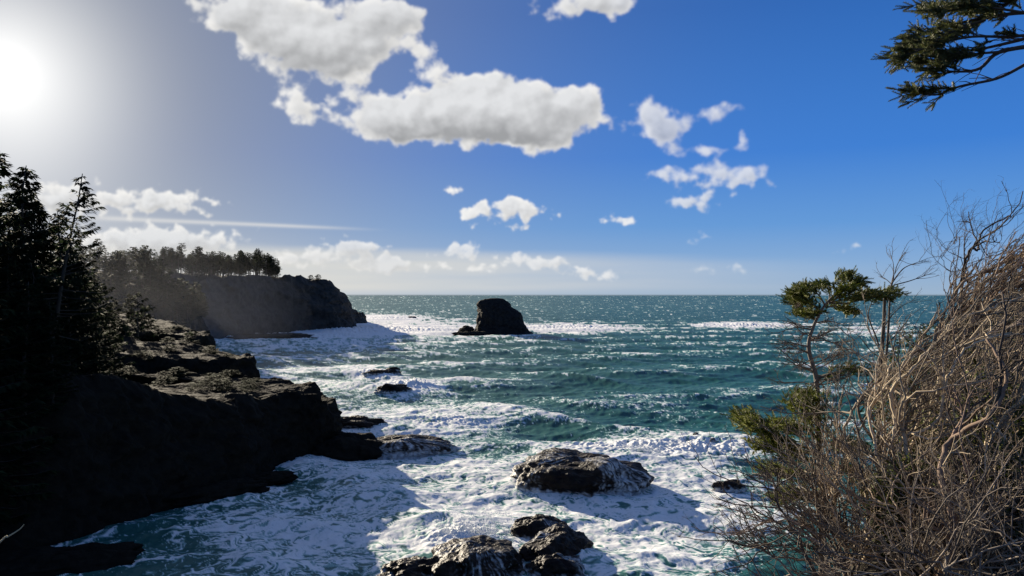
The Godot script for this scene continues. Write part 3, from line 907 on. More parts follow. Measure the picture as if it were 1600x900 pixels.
	for k in 6: stand.append(conifer(340 + k, 16.0, 0.52 - 0.06 * k, 2.9, 40, 1.0, 0.0, Vector3(0.6, 0, 0), k < 4))
	var top: PackedVector3Array = cliff_points.headland
	var cols: int = cliff_points.headland_cols
	var n := 0
	var tries := 0
	var spots := []
	while n < 280 and tries < 6000:
		tries += 1
		var c := int(lerpf(0.4, 5.0, rng.randf()) * 26.0)
		var f := pow(rng.randf(), 1.3) * 0.85
		var r := 36 + 1 + int(f * 33.0)
		var at_ := top[r * cols + c]
		var px := 800.0 + at_.x / -at_.z * LENS
		if px > 438.0 or px < 120.0: continue
		var s := rng.randf_range(0.6, 1.05) * (0.85 if px > 425.0 else 1.0)
		spots.append([px, at_, s, s * rng.randf_range(0.85, 1.1), rng.randi() % 6, rng.randf() * TAU])
		n += 1
	spots.sort_custom(func(a, b): return a[0] > b[0])
	var place := ["rightmost", "second", "third", "fourth", "fifth", "sixth", "seventh", "eighth", "ninth", "tenth"]
	for k in spots.size():
		var q = spots[k]
		var which := "dark conifer crowded in the %s of the stand along the far headland's top" % ["right third", "middle", "left third"][mini(k * 3 / spots.size(), 2)]
		if k == 0: which = "rightmost conifer of the stand on the far headland, beside the bare knob"
		elif k < 10: which = "conifer on the far headland, %s from the right end of the stand" % place[k]
		plant_tree("headland_tree", stand[q[4]], q[1] - Vector3(0, 0.8, 0), q[5], Vector3(q[2], q[3], q[2]), which, "conifers on the far headland")
	top = cliff_points.hill
	cols = cliff_points.hill_cols
	n = 0
	tries = 0
	while n < 130 and tries < 5000:
		tries += 1
		var c := int(lerpf(0.9, 6.0, rng.randf()) * 24.0)
		var r := 18 + int(pow(rng.randf(), 1.1) * 38.0)
		var at_ := top[r * cols + c]
		var px := 800.0 + at_.x / -at_.z * LENS
		if px > 318.0 or px < 90.0 or at_.y < 9.0: continue
		var s := rng.randf_range(0.55, 0.95)
		plant_tree("slope_tree", stand[2 + rng.randi() % 4], at_ - Vector3(0, 0.8, 0), rng.randf() * TAU, Vector3(s * 1.15, s * rng.randf_range(0.8, 1.1), s * 1.15), "dark conifer on the %s of the wooded slope behind the low bluff" % ("seaward right end" if px > 255.0 else "middle" if px > 190.0 else "left part"), "conifers on the wooded slope")
		n += 1
	for a in [[487, 436, 482, 0.9, "left one of two tiny shrubs on the bare end of the headland"], [499, 436, 484, 1.0, "right one of two tiny shrubs on the bare end of the headland"]]:
		var b := plant_tree("shrub", bushes[0], at(a[0], a[1], a[2]) - Vector3(0, 0.5, 0), a[3] * 3.0, Vector3(1.3, 1.0, 1.3) * a[3], a[4])
		b.set_meta("category", "shrub")

# ------------------------------------------------------------------ the cliff top under the eye, and the thicket on it
func ground_height(x: float, z: float) -> float:
	var edge := -3.1 if x < 1.0 else -3.1 - (x - 1.0) * 1.62
	if x < -2.0: edge = -3.1 + (-2.0 - x) * 1.2
	var past := edge - z
	var y := 20.35 + 0.10 * clampf(x - 2.5, 0.0, 12.0) + 0.10 * sin(x * 1.7 + z) + 0.06 * sin(z * 2.3)
	if past > 0.0: y -= 1.05 * past + 0.35 * past * past
	return maxf(y, -4.0)

func build_ground() -> void:
	var n := make_noise(401, 0.5, 4)
	var p := PackedVector3Array()
	var cols := 150
	var rows := 120
	for r in rows:
		for c in cols:
			var x := lerpf(-14.0, 30.0, c / (cols - 1.0))
			var z := lerpf(16.0, -26.0, r / (rows - 1.0))
			var y := ground_height(x, z)
			p.append(Vector3(x, y + n.get_noise_2d(x, z) * 0.25 * clampf(y * 0.2, 0, 1), z))
	tag(part("ground", grid_mesh(p, cols, rows), M.turf, self), "mossy cliff top and slope under the thicket on the right", "", "", "structure")

func build_sapling() -> void:
	var rng := RandomNumberGenerator.new()
	rng.seed = 21
	var foot := at(1282, 830, 8.0)
	foot.y = ground_height(foot.x, foot.z) - 0.1
	var t := thing("spruce_sapling", foot, "wind-trimmed little spruce with a flat green top over the sea, at the thicket's left", "tree")
	var wood := Acc.new()
	var bark := Color(0.20, 0.17, 0.14)
	var line := PackedVector3Array([Vector3.ZERO])
	line.append_array(traced([[1284, 800], [1279, 700], [1277, 640], [1275, 590], [1265, 555], [1264, 532], [1273, 505], [1288, 478], [1312, 452]], 8.0, 8.0, foot, 3))
	wood.tube(line, 0.036, 0.010, 9, bark * 0.7, bark)
	part("trunk", wood.mesh(), M.bark, t)
	# flat top
	var boughs := [
		[[[1280, 496], [1262, 484], [1245, 474], [1236, 468]], 8.0, 7.8], [[1284, 490], [1268, 474], [1250, 458], [1246, 456]], [[1290, 480], [1280, 462], [1266, 450], [1255, 449]], [[1296, 474], [1296, 456], [1290, 446], [1283, 446]], [[1306, 462], [1312, 446], [1318, 436], [1322, 432]], [[1310, 458], [1322, 446], [1334, 440], [1340, 442]],
		[[1300, 470], [1320, 462], [1345, 458], [1372, 458], [1396, 457]], [[1300, 474], [1322, 474], [1345, 468], [1368, 464], [1385, 464]], [[1292, 480], [1306, 478], [1322, 482], [1330, 488]], [[1284, 490], [1276, 486], [1262, 490], [1250, 490]], [[1296, 474], [1306, 466], [1316, 456], [1326, 452]],
		[[1286, 486], [1272, 480], [1258, 470], [1242, 462]], [[1298, 472], [1310, 470], [1330, 466], [1350, 462]],
	]
	boughs[0] = boughs[0][0]
	for k in boughs.size():
		var w := Acc.new()
		var leaf := Acc.new()
		var dz := rng.randf_range(-0.35, 0.35)
		var p := traced(boughs[k], 8.0, 8.0 + dz, foot, 4)
		w.tube(p, 0.010, 0.004, 5, bark * 0.8, bark * 0.8)
		var b := part("branch", w.mesh(), M.bark, t)
		var n := 70 + int(p.size() * 4.0)
		for j in n:
			var u := lerpf(0.18, 1.0, sqrt(rng.randf()))
			var g := minf(u, 0.999) * (p.size() - 1)
			var q := p[int(g)].lerp(p[int(g) + 1], g - int(g))
			var along := (p[int(g) + 1] - p[int(g)]).normalized()
			var off := Vector3(rng.randfn(0, 0.028), rng.randfn(0.0, 0.018), rng.randfn(0, 0.10))
			var d := (along * 0.8 + Vector3(rng.randfn(0, 0.5), rng.randfn(0.22, 0.35), rng.randfn(0, 0.6))).normalized()
			leaf.shoot(q + off, d, rng.randf_range(0.05, 0.10), 0.023, 34, Color(0.16, 0.17, 0.034) * rng.randf_range(0.45, 1.25), rng)
		part("foliage", leaf.mesh(), M.needles, b)
	# the low boughs to the left, dense and bright on top
	var low := [[[1284, 700], [1250, 682], [1210, 664], [1176, 655], [1156, 650]], [[1284, 706], [1244, 694], [1206, 676], [1180, 668], [1164, 660]], [[1282, 690], [1262, 672], [1240, 668], [1216, 664]], [[1284, 690], [1268, 664], [1252, 640], [1246, 628]], [[1282, 680], [1272, 652], [1264, 632], [1262, 618]], [[1286, 712], [1254, 706], [1222, 694], [1200, 680]], [[1280, 590], [1296, 584], [1320, 580], [1342, 578]], [[1286, 716], [1300, 700], [1322, 696], [1340, 702]], [[1284, 728], [1250, 716], [1215, 702], [1186, 694]], [[1286, 745], [1260, 742], [1230, 738], [1200, 734]], [[1284, 770], [1262, 768], [1240, 772], [1218, 778]], [[1288, 735], [1310, 730], [1335, 738], [1352, 750]]]
	for k in low.size():
		var w := Acc.new()
		var leaf := Acc.new()
		var dz := rng.randf_range(-0.5, 0.1)
		var p := traced(low[k], 8.0, 7.8 + dz, foot, 4)
		w.tube(p, 0.016, 0.004, 5, bark * 0.6, bark * 0.6)
		var b := part("branch", w.mesh(), M.bark, t)
		var n := 230 if k != 6 else 80
		for j in n:
			var u := lerpf(0.15, 1.0, sqrt(rng.randf()))
			var g := minf(u, 0.999) * (p.size() - 1)
			var q := p[int(g)].lerp(p[int(g) + 1], g - int(g))
			var along := (p[int(g) + 1] - p[int(g)]).normalized()
			var off := Vector3(rng.randfn(0, 0.05), rng.randfn(0, 0.026), rng.randfn(0, 0.12))
			var d := (along * 0.9 + Vector3(rng.randfn(0, 0.45), rng.randfn(0.15, 0.3), rng.randfn(0, 0.6))).normalized()
			leaf.shoot(q + off, d, rng.randf_range(0.06, 0.11), 0.024, 34, Color(0.19, 0.20, 0.036) * rng.randf_range(0.5, 1.2), rng)
		part("foliage", leaf.mesh(), M.needles, b)
	# dead lower limbs, fine and grey
	for k in 44:
		var w := Acc.new()
		var f := rng.randf_range(0.34, 0.86) * (line.size() - 1)
		var b := line[int(f)].lerp(line[int(f) + 1], f - int(f))
		var left := -1.0 if rng.randf() < 0.55 else 1.0
		var d := Vector3(left * rng.randf_range(0.5, 1.0), rng.randf_range(-0.25, 0.45), rng.randfn(0, 0.5)).normalized()
		grow(w, b, d, rng.randf_range(0.20, 0.46), 0.0068, 2, Vector3(left * 0.2, 0.05, 0), 8, rng, Color(0.19, 0.15, 0.115), 0.18)
		part("dead_branch", w.mesh(), M.bark, t)

func build_dead_tree() -> void:
	var rng := RandomNumberGenerator.new()
	rng.seed = 33
	var foot := at(1372, 760, 8.3)
	foot.y = ground_height(foot.x, foot.z) - 0.1
	var t := thing("dead_tree", foot, "bare dead sapling with forked grey top standing right of the flat-topped spruce", "tree")
	var bark := Color(0.10, 0.085, 0.072)
	var lines := [
		[[[1372, 760], [1373, 600], [1378, 540], [1381, 500], [1383, 462], [1392, 448], [1396, 432]], 0.030, 0.010], [[[1376, 640], [1384, 560], [1388, 510], [1390, 470], [1394, 446]], 0.018, 0.009], [[[1373, 540], [1366, 520], [1358, 500], [1357, 488], [1362, 472]], 0.011, 0.004], [[[1392, 450], [1396, 430], [1396, 412], [1393, 402]], 0.007, 0.002],
		[[[1394, 442], [1404, 428], [1414, 418], [1428, 412], [1442, 407]], 0.009, 0.002], [[[1398, 445], [1418, 440], [1436, 434], [1450, 429], [1462, 428]], 0.007, 0.002], [[[1398, 428], [1402, 414], [1410, 400], [1414, 393]], 0.006, 0.002], [[[1393, 444], [1384, 436], [1374, 431]], 0.005, 0.002], [[[1381, 510], [1396, 490], [1410, 478], [1425, 470]], 0.007, 0.002], [[[1384, 540], [1402, 520], [1418, 500], [1424, 488]], 0.008, 0.003], [[[1376, 560], [1360, 548], [1346, 530], [1338, 522]], 0.007, 0.002], [[[1376, 580], [1352, 566], [1330, 558], [1312, 556]], 0.007, 0.002],
	]
	for k in lines.size():
		var w := Acc.new()
		var p := traced(lines[k][0], 8.3, 8.3 + rng.randf_range(-0.2, 0.2), foot, 4)
		if k == 0: p.insert(0, Vector3.ZERO)
		w.tube(p, lines[k][1], lines[k][2], 6, bark, bark * 1.2)
		for j in (5 if k > 1 else 9):
			var f := rng.randf_range(0.35, 1.0) * (p.size() - 1.01)
			var b := p[int(f)].lerp(p[int(f) + 1], f - int(f))
			var along := (p[int(f) + 1] - p[int(f)]).normalized()
			grow(w, b, (along + Vector3(rng.randfn(0.2, 0.5), rng.randfn(0.1, 0.4), rng.randfn(0, 0.5))).normalized(), rng.randf_range(0.10, 0.26), 0.003, 1, Vector3(0.3, 0.2, 0), 3, rng, bark * 1.1, 0.15)
		part("trunk" if k < 2 else "branch", w.mesh(), M.bark, t)

# a leafless shrub: stems from one foot, each with its own twigs
func bare_shrub(foot: Vector3, stems: Array, wind: Vector3, kids: int, label: String, col: Color, seed_: int, reach := 1.0, called := "bare_shrub") -> void:
	var rng := RandomNumberGenerator.new()
	rng.seed = seed_
	var t := thing(called, foot, label, "shrub", "leafless shrubs of the thicket")
	for s in stems:
		var w := Acc.new()
		var twig := Acc.new()
		var pts: Array = s[0]
		var p := PackedVector3Array([Vector3(rng.randfn(0, 0.06), 0, rng.randfn(0, 0.06))])
		for k in pts.size():
			p.append(at(pts[k][0], pts[k][1], lerpf(s[1], s[2], float(k) / (pts.size() - 1))) - foot + Vector3(rng.randfn(0, 0.03), rng.randfn(0, 0.03), rng.randfn(0, 0.06)))
		p = smooth_line(p, 6)
		for k in range(2, p.size()): p[k] += Vector3(rng.randfn(0, 0.006), rng.randfn(0, 0.006), rng.randfn(0, 0.006))
		var r: float = s[3] * 1.15
		var c := col * rng.randf_range(0.7, 1.35)
		w.tube(p, r, r * 0.30, 7, c * 0.8, c)
		var stem := part("stem", w.mesh(), M.bark, t)
		for j in kids:
			var u := rng.randf_range(0.12, 1.0)
			var f := u * (p.size() - 1.01)
			var b := p[int(f)].lerp(p[int(f) + 1], f - int(f))
			var along := (p[int(f) + 1] - p[int(f)]).normalized()
			var away := Vector3(rng.randfn(0, 1), rng.randfn(0, 1), rng.randfn(0, 1)).normalized()
			grow(twig, b, (along * 0.8 + away * 0.7 + wind * 0.5).normalized(), rng.randf_range(0.3, 0.85) * reach, r * lerpf(0.52, 0.38, u), 2, wind, 5, rng, c * (rng.randf_range(0.9, 1.5) if rng.randf() < 0.38 else rng.randf_range(0.22, 0.75)), 0.26)
		part("twig", twig.mesh(), M.bark, stem, true)

# stems combed by the wind along the thicket's upper edge, below it by so much
const COMBED := [[1350, 650], [1366, 600], [1405, 552], [1455, 505], [1500, 455], [1545, 405], [1600, 376], [1665, 348], [1740, 328]]

func combed(seed_: int, count: int, lo: float, hi: float, first: int, last: int, d0: float, d1: float, r: float) -> Array:
	var rng := RandomNumberGenerator.new()
	rng.seed = seed_
	var out := []
	for k in count:
		var o := lerpf(lo, hi, (k + rng.randf()) / count)
		var i0 := rng.randi_range(first, maxi(first, last - 4))
		var pts := []
		for i in range(i0, mini(i0 + 5, COMBED.size())):
			pts.append([COMBED[i][0] + o * 0.35 + rng.randfn(0, 9), COMBED[i][1] + o * 0.9 + rng.randfn(0, 9)])
		out.append([pts, d0 + rng.randf_range(-0.3, 0.3), d1 + rng.randf_range(-0.4, 0.4), r * rng.randf_range(0.6, 1.2)])
	return out

func build_thicket() -> void:
	var pale := Color(0.47, 0.375, 0.25)
	var brown := Color(0.31, 0.225, 0.14)
	var grey := Color(0.21, 0.17, 0.13)
	var feet := func(x: float, z: float) -> Vector3: return Vector3(x, ground_height(x, z) - 0.08, z)
	# the wind-combed crown of the thicket, sweeping up to the right
	bare_shrub(feet.call(2.5, -5.0), [[[[1404, 760], [1408, 690], [1420, 630], [1437, 570], [1475, 530], [1506, 508], [1555, 480], [1600, 450]], 4.9, 4.9, 0.015], [[[1400, 780], [1395, 700], [1382, 640], [1400, 580], [1440, 530], [1480, 480]], 4.9, 5.2, 0.012], [[[1412, 770], [1425, 700], [1450, 630], [1490, 570], [1540, 530], [1600, 500]], 4.9, 4.8, 0.013], [[[1396, 780], [1375, 710], [1362, 650], [1372, 605], [1405, 560]], 4.9, 5.3, 0.013]],
		Vector3(0.75, 0.45, 0), 12, "leafless shrub whose pale main stem sweeps up to the right from the thicket's middle", pale, 501)
	bare_shrub(feet.call(3.9, -7.0), [[[[1478, 780], [1490, 690], [1500, 610], [1510, 540], [1530, 470], [1570, 430], [1605, 402]], 7.0, 6.8, 0.026], [[[1474, 790], [1468, 690], [1470, 610], [1485, 540], [1505, 470], [1530, 425]], 7.0, 7.0, 0.020], [[[1484, 780], [1515, 680], [1550, 600], [1590, 540], [1640, 500]], 7.0, 6.5, 0.020], [[[1472, 790], [1450, 690], [1440, 620], [1450, 560], [1470, 510], [1490, 470]], 7.0, 7.2, 0.016]],
		Vector3(0.7, 0.55, 0), 13, "tall leafless shrub making the thicket's reddish-brown upper edge against the sky", brown, 502, 0.65)
	bare_shrub(feet.call(5.0, -7.0), [[[[1665, 760], [1650, 660], [1620, 560], [1590, 480], [1580, 450], [1600, 410]], 7.0, 7.0, 0.024], [[[1660, 770], [1620, 690], [1580, 620], [1560, 540], [1562, 490], [1590, 430]], 7.0, 7.0, 0.022], [[[1670, 760], [1670, 640], [1650, 520], [1640, 450], [1660, 400]], 7.0, 7.0, 0.024]],
		Vector3(0.5, 0.6, 0), 13, "leafless shrub crowding the right edge of the picture at the thicket's highest point", brown, 503, 0.65)
	bare_shrub(feet.call(2.35, -4.2), [[[[1470, 900], [1478, 820], [1488, 760], [1505, 700], [1525, 640], [1540, 580], [1560, 520]], 4.2, 4.4, 0.022], [[[1476, 900], [1490, 830], [1500, 770], [1498, 700], [1500, 640]], 4.2, 4.5, 0.013], [[[1480, 890], [1530, 830], [1580, 790], [1640, 760]], 4.2, 4.0, 0.012]],
		Vector3(0.4, 0.6, 0), 6, "shrub with the thickest reddish trunk, leaning right in the lower thicket", Color(0.19, 0.125, 0.085), 504)
	bare_shrub(feet.call(2.35, -5.2), [[[[1345, 880], [1352, 800], [1340, 740], [1320, 690], [1325, 650], [1342, 620]], 5.2, 5.6, 0.016], [[[1350, 880], [1380, 800], [1400, 740], [1415, 690], [1418, 650], [1405, 610]], 5.2, 5.5, 0.018], [[[1340, 885], [1310, 820], [1290, 770], [1280, 730]], 5.2, 5.2, 0.014], [[[1348, 885], [1362, 810], [1392, 760], [1398, 700], [1440, 650]], 5.2, 5.0, 0.015], [[[1338, 890], [1300, 850], [1268, 800], [1240, 770]], 5.2, 5.1, 0.012]],
		Vector3(-0.1, 0.6, 0), 11, "tangled pale shrub with crooked stems low in the middle of the thicket", pale, 505)
	bare_shrub(feet.call(1.95, -4.7), [[[[1322, 962], [1282, 892], [1244, 832], [1217, 792], [1202, 762]], 4.7, 5.2, 0.012], [[[1317, 967], [1262, 912], [1217, 877], [1192, 852]], 4.7, 5.0, 0.011], [[[1312, 972], [1252, 932], [1212, 922], [1184, 910]], 4.7, 4.8, 0.010], [[[1324, 962], [1300, 892], [1278, 832], [1262, 782], [1237, 747]], 4.7, 5.4, 0.012], [[[1320, 972], [1272, 942], [1237, 947], [1212, 957]], 4.7, 4.6, 0.010], [[[1328, 957], [1312, 882], [1304, 822], [1297, 777]], 4.7, 5.3, 0.011]],
		Vector3(-0.75, 0.30, 0), 13, "dark fine-twigged shrub leaning left out over the surf", grey, 506, 0.55)
	bare_shrub(feet.call(2.5, -6.0), [[[[1314, 928], [1276, 848], [1239, 793], [1199, 753], [1169, 738]], 6.0, 6.6, 0.012], [[[1314, 928], [1284, 868], [1250, 828], [1219, 818], [1194, 823]], 6.0, 6.3, 0.011], [[[1319, 918], [1299, 838], [1276, 788], [1244, 758], [1214, 748]], 6.0, 6.6, 0.012], [[[1322, 918], [1324, 838], [1314, 778], [1294, 748]], 6.0, 6.6, 0.012]],
		Vector3(-0.7, 0.25, 0), 12, "fine-twigged shrub under the little spruce's low green bough", grey, 507, 0.55)
	bare_shrub(feet.call(3.3, -4.6), [[[[1620, 890], [1590, 820], [1560, 770], [1540, 720], [1545, 670], [1570, 620]], 4.6, 4.9, 0.017], [[[1625, 890], [1620, 800], [1600, 730], [1575, 680], [1590, 620]], 4.6, 4.9, 0.016], [[[1615, 895], [1570, 850], [1520, 820], [1480, 800], [1445, 790]], 4.6, 4.6, 0.013], [[[1618, 890], [1560, 800], [1520, 740], [1500, 690], [1460, 660]], 4.6, 4.9, 0.014]],
		Vector3(0.1, 0.5, 0), 13, "curly pale-twigged shrub filling the lower right corner", pale * 0.85, 508)
	bare_shrub(feet.call(2.55, -4.4), [[[[1480, 930], [1450, 860], [1420, 820], [1385, 790], [1350, 780]], 4.4, 4.6, 0.013], [[[1485, 930], [1478, 860], [1460, 800], [1430, 770], [1420, 720]], 4.4, 4.6, 0.014], [[[1490, 930], [1500, 870], [1530, 820], [1560, 810]], 4.4, 4.4, 0.012], [[[1476, 935], [1420, 890], [1370, 870], [1330, 850]], 4.4, 4.4, 0.012]],
		Vector3(-0.15, 0.5, 0), 12, "brown twiggy shrub at the bottom edge left of the thick reddish trunk", brown, 509)
	bare_shrub(feet.call(4.3, -8.2), [[[[1430, 740], [1440, 640], [1465, 560], [1490, 500], [1512, 440], [1513, 400], [1512, 382], [1528, 371], [1547, 356], [1578, 333]], 8.2, 8.0, 0.020], [[[1512, 430], [1504, 427], [1485, 416], [1462, 403]], 8.0, 8.0, 0.006], [[[1512, 400], [1500, 385], [1491, 372], [1489, 362]], 8.0, 8.0, 0.005], [[[1513, 400], [1532, 399], [1549, 400], [1560, 396]], 8.0, 8.0, 0.006], [[[1546, 356], [1550, 380], [1552, 400]], 8.0, 8.0, 0.004]],
		Vector3(0.3, 0.6, 0), 7, "sparse dark twigs rising alone into the sky above the thicket's slope", Color(0.07, 0.055, 0.048), 510)
	bare_shrub(feet.call(3.2, -7.4), [[[[1330, 860], [1345, 760], [1352, 690], [1348, 640], [1352, 610]], 7.4, 7.6, 0.014], [[[1335, 860], [1322, 760], [1305, 690], [1300, 650], [1310, 615]], 7.4, 7.7, 0.013], [[[1330, 870], [1300, 770], [1290, 700], [1285, 660]], 7.4, 7.7, 0.011]],
		Vector3(0.0, 0.55, 0), 11, "pale thin shrub in the gap between the little spruce's trunk and the thicket", pale, 511)
	bare_shrub(feet.call(3.5, -6.9), combed(601, 9, 4, 90, 0, 8, 6.9, 6.7, 0.013), Vector3(0.85, 0.55, 0), 15, "dense shrub with reddish wind-combed twigs along the lower half of the thicket's upper edge", Color(0.26, 0.185, 0.12), 521, 0.7)
	bare_shrub(feet.call(4.5, -7.4), combed(602, 9, 4, 110, 3, 8, 7.3, 7.0, 0.014), Vector3(0.85, 0.6, 0), 15, "dense shrub with brown wind-combed twigs along the upper half of the thicket's upper edge", brown, 522, 0.7)
	bare_shrub(feet.call(3.3, -6.0), combed(603, 8, 60, 230, 0, 7, 6.0, 5.8, 0.015), Vector3(0.8, 0.5, 0), 13, "shrub of pale wind-swept branches crossing the middle of the thicket", pale, 523)
	bare_shrub(feet.call(4.2, -6.2), combed(604, 8, 90, 300, 2, 8, 6.2, 6.0, 0.014), Vector3(0.7, 0.5, 0), 13, "shrub of greyish wind-swept branches in the thicket's right half, below the edge", Color(0.27, 0.22, 0.18), 524)
	bare_shrub(feet.call(2.75, -4.9), [[[[1420, 890], [1440, 840], [1475, 800], [1520, 780], [1560, 740]], 4.9, 4.9, 0.013], [[[1420, 890], [1415, 830], [1440, 780], [1450, 720], [1480, 690]], 4.9, 5.2, 0.014], [[[1425, 890], [1400, 840], [1370, 820], [1340, 800], [1320, 760]], 4.9, 5.0, 0.012], [[[1430, 890], [1470, 850], [1530, 850], [1580, 830]], 4.9, 4.7, 0.012]], Vector3(0.1, 0.5, 0), 15, "pale shrub with twigs fanning both ways at the foot of the thick reddish trunk", pale * 0.9, 525)
	bare_shrub(feet.call(3.6, -5.4), [[[[1560, 880], [1550, 800], [1530, 730], [1545, 660], [1580, 600]], 5.4, 5.5, 0.015], [[[1565, 880], [1590, 800], [1600, 720], [1590, 640], [1610, 580]], 5.4, 5.5, 0.015], [[[1555, 880], [1510, 820], [1480, 770], [1470, 700], [1490, 640]], 5.4, 5.6, 0.013], [[[1570, 880], [1620, 820], [1650, 740]], 5.4, 5.4, 0.012]], Vector3(0.2, 0.5, 0), 15, "brown shrub behind the curly twigs at the right, below the swept branches", brown, 526)
	bare_shrub(feet.call(2.1, -5.0), [[[[1330, 900], [1290, 830], [1262, 770], [1252, 720]], 5.0, 5.3, 0.012], [[[1335, 900], [1320, 830], [1300, 780], [1310, 730]], 5.0, 5.3, 0.012], [[[1325, 905], [1270, 860], [1225, 830], [1185, 820]], 5.0, 5.1, 0.011], [[[1330, 905], [1280, 880], [1230, 868], [1190, 850]], 5.0, 4.9, 0.010]], Vector3(-0.55, 0.4, 0), 15, "grey-brown shrub between the leaning left one and the crooked pale one", Color(0.24, 0.19, 0.145), 527, 0.75)
	bare_shrub(feet.call(3.3, -4.2), [[[[1650, 960], [1600, 890], [1560, 860], [1520, 850], [1470, 870]], 4.2, 4.3, 0.012], [[[1655, 960], [1640, 880], [1610, 830], [1620, 770], [1600, 730]], 4.2, 4.4, 0.013], [[[1645, 960], [1590, 920], [1540, 910], [1490, 900]], 4.2, 4.1, 0.011], [[[1660, 950], [1630, 900], [1580, 880], [1560, 820], [1530, 790]], 4.2, 4.3, 0.012], [[[1640, 970], [1560, 930], [1500, 860], [1510, 800]], 4.2, 4.3, 0.011]], Vector3(-0.1, 0.4, 0), 16, "low pale-twigged shrub in the very corner at the bottom right", pale * 0.9, 528)
	bare_shrub(feet.call(2.2, -3.9), [[[[1500, 960], [1460, 900], [1440, 870], [1400, 850]], 3.9, 4.0, 0.011], [[[1505, 960], [1490, 890], [1510, 840], [1500, 790]], 3.9, 4.1, 0.011], [[[1495, 965], [1430, 920], [1390, 900], [1340, 890]], 3.9, 4.0, 0.010], [[[1510, 960], [1540, 900], [1560, 870], [1590, 850]], 3.9, 3.9, 0.010]], Vector3(0.0, 0.4, 0), 15, "low greyish shrub cut by the bottom edge, in front of the brown twiggy one", Color(0.22, 0.18, 0.14), 529)
	# evergreen undergrowth behind the stems
	var rng := RandomNumberGenerator.new()
	rng.seed = 77
	var spots := [
		[3.10, -5.05, 0.42, 1.15, "bright olive bush showing through the stems at the right, under the thicket's crown"], [2.98, -5.55, 0.34, 0.95, "olive bush showing between the pale stems in the thicket's middle"], [2.42, -4.75, 0.30, 0.75, "small olive bush low beside the thick reddish trunk"], [3.0, -4.45, 0.42, 0.80, "olive bush at the right edge halfway up the thicket"], [3.9, -6.3, 0.6, 1.2, "dark olive bush deep under the thicket's crown at the right"],
		[5.0, -8.6, 1.2, 1.3, "dark green leafy bush behind the thicket's right half"], [6.2, -8.4, 1.3, 1.5, "dark green leafy bush behind the thicket at the right edge"], [4.0, -7.6, 0.7, 1.0, "small green bush behind the crooked pale stems"], [3.7, -5.2, 0.8, 0.75, "low green bush among the thicket's lower stems"], [4.7, -5.6, 1.0, 0.9, "green bush low at the right edge behind the curly twigs"], [2.8, -5.2, 0.6, 0.6, "low green bush near the bottom centre of the thicket"],
	]
	for s in spots:
		var foot: Vector3 = feet.call(s[0], s[1])
		var b := thing("evergreen_bush", foot, s[4], "bush", "evergreen bushes under the thicket")
		var w := Acc.new()
		var leaf := Acc.new()
		for k in 16:
			var d := Vector3(rng.randfn(0, 0.5), 1.0, rng.randfn(0, 0.5)).normalized()
			grow(w, Vector3.ZERO, d, s[3] * rng.randf_range(0.7, 1.1), 0.012, 1, Vector3(0.1, 0.2, 0), 4, rng, Color(0.06, 0.05, 0.04), 0.15)
		for k in int(3600 * s[2]):
			var q := Vector3(rng.randfn(0, 1), rng.randfn(0, 1), rng.randfn(0, 1)).normalized() * pow(rng.randf(), 0.35)
			q = Vector3(q.x * s[2] * 0.75, (q.y * 0.5 + 0.5) * s[3], q.z * s[2] * 0.6)
			var d := (Vector3(q.x, q.y * 0.4, q.z) + Vector3(rng.randfn(0, 0.6), rng.randfn(0, 0.6), rng.randfn(0, 0.6))).normalized()
			leaf.spray(q, d, Vector3(rng.randfn(0, 0.5), 1.0, rng.randfn(0, 0.5)).normalized(), rng.randf_range(0.04, 0.075), 0.014, Color(0.085, 0.10, 0.024) * rng.randf_range(0.4, 1.5), rng)
		part("stem", w.mesh(), M.bark, b)
		part("leaves", leaf.mesh(), M.needles, b, true)

func build_dry_stem() -> void:
	var foot := Vector3(-2.15, ground_height(-2.15, -2.5) - 0.05, -2.5)
	var t := thing("dry_stem", foot, "single bent dry stem poking in at the left edge near the bottom", "stem")
	var w := Acc.new()
	var p := PackedVector3Array([Vector3.ZERO, Vector3(0.08, 0.35, -0.02), Vector3(0.22, 0.60, -0.05)])
	for a in [[0, 848], [14, 838], [27, 830], [34, 825], [40, 818]]: p.append(at(a[0], a[1], 2.6) - foot)
	w.tube(smooth_line(p, 4), 0.0045, 0.0012, 6, Color(0.42, 0.36, 0.22), Color(0.5, 0.42, 0.26))
	part("stalk", w.mesh(), M.bark, t)

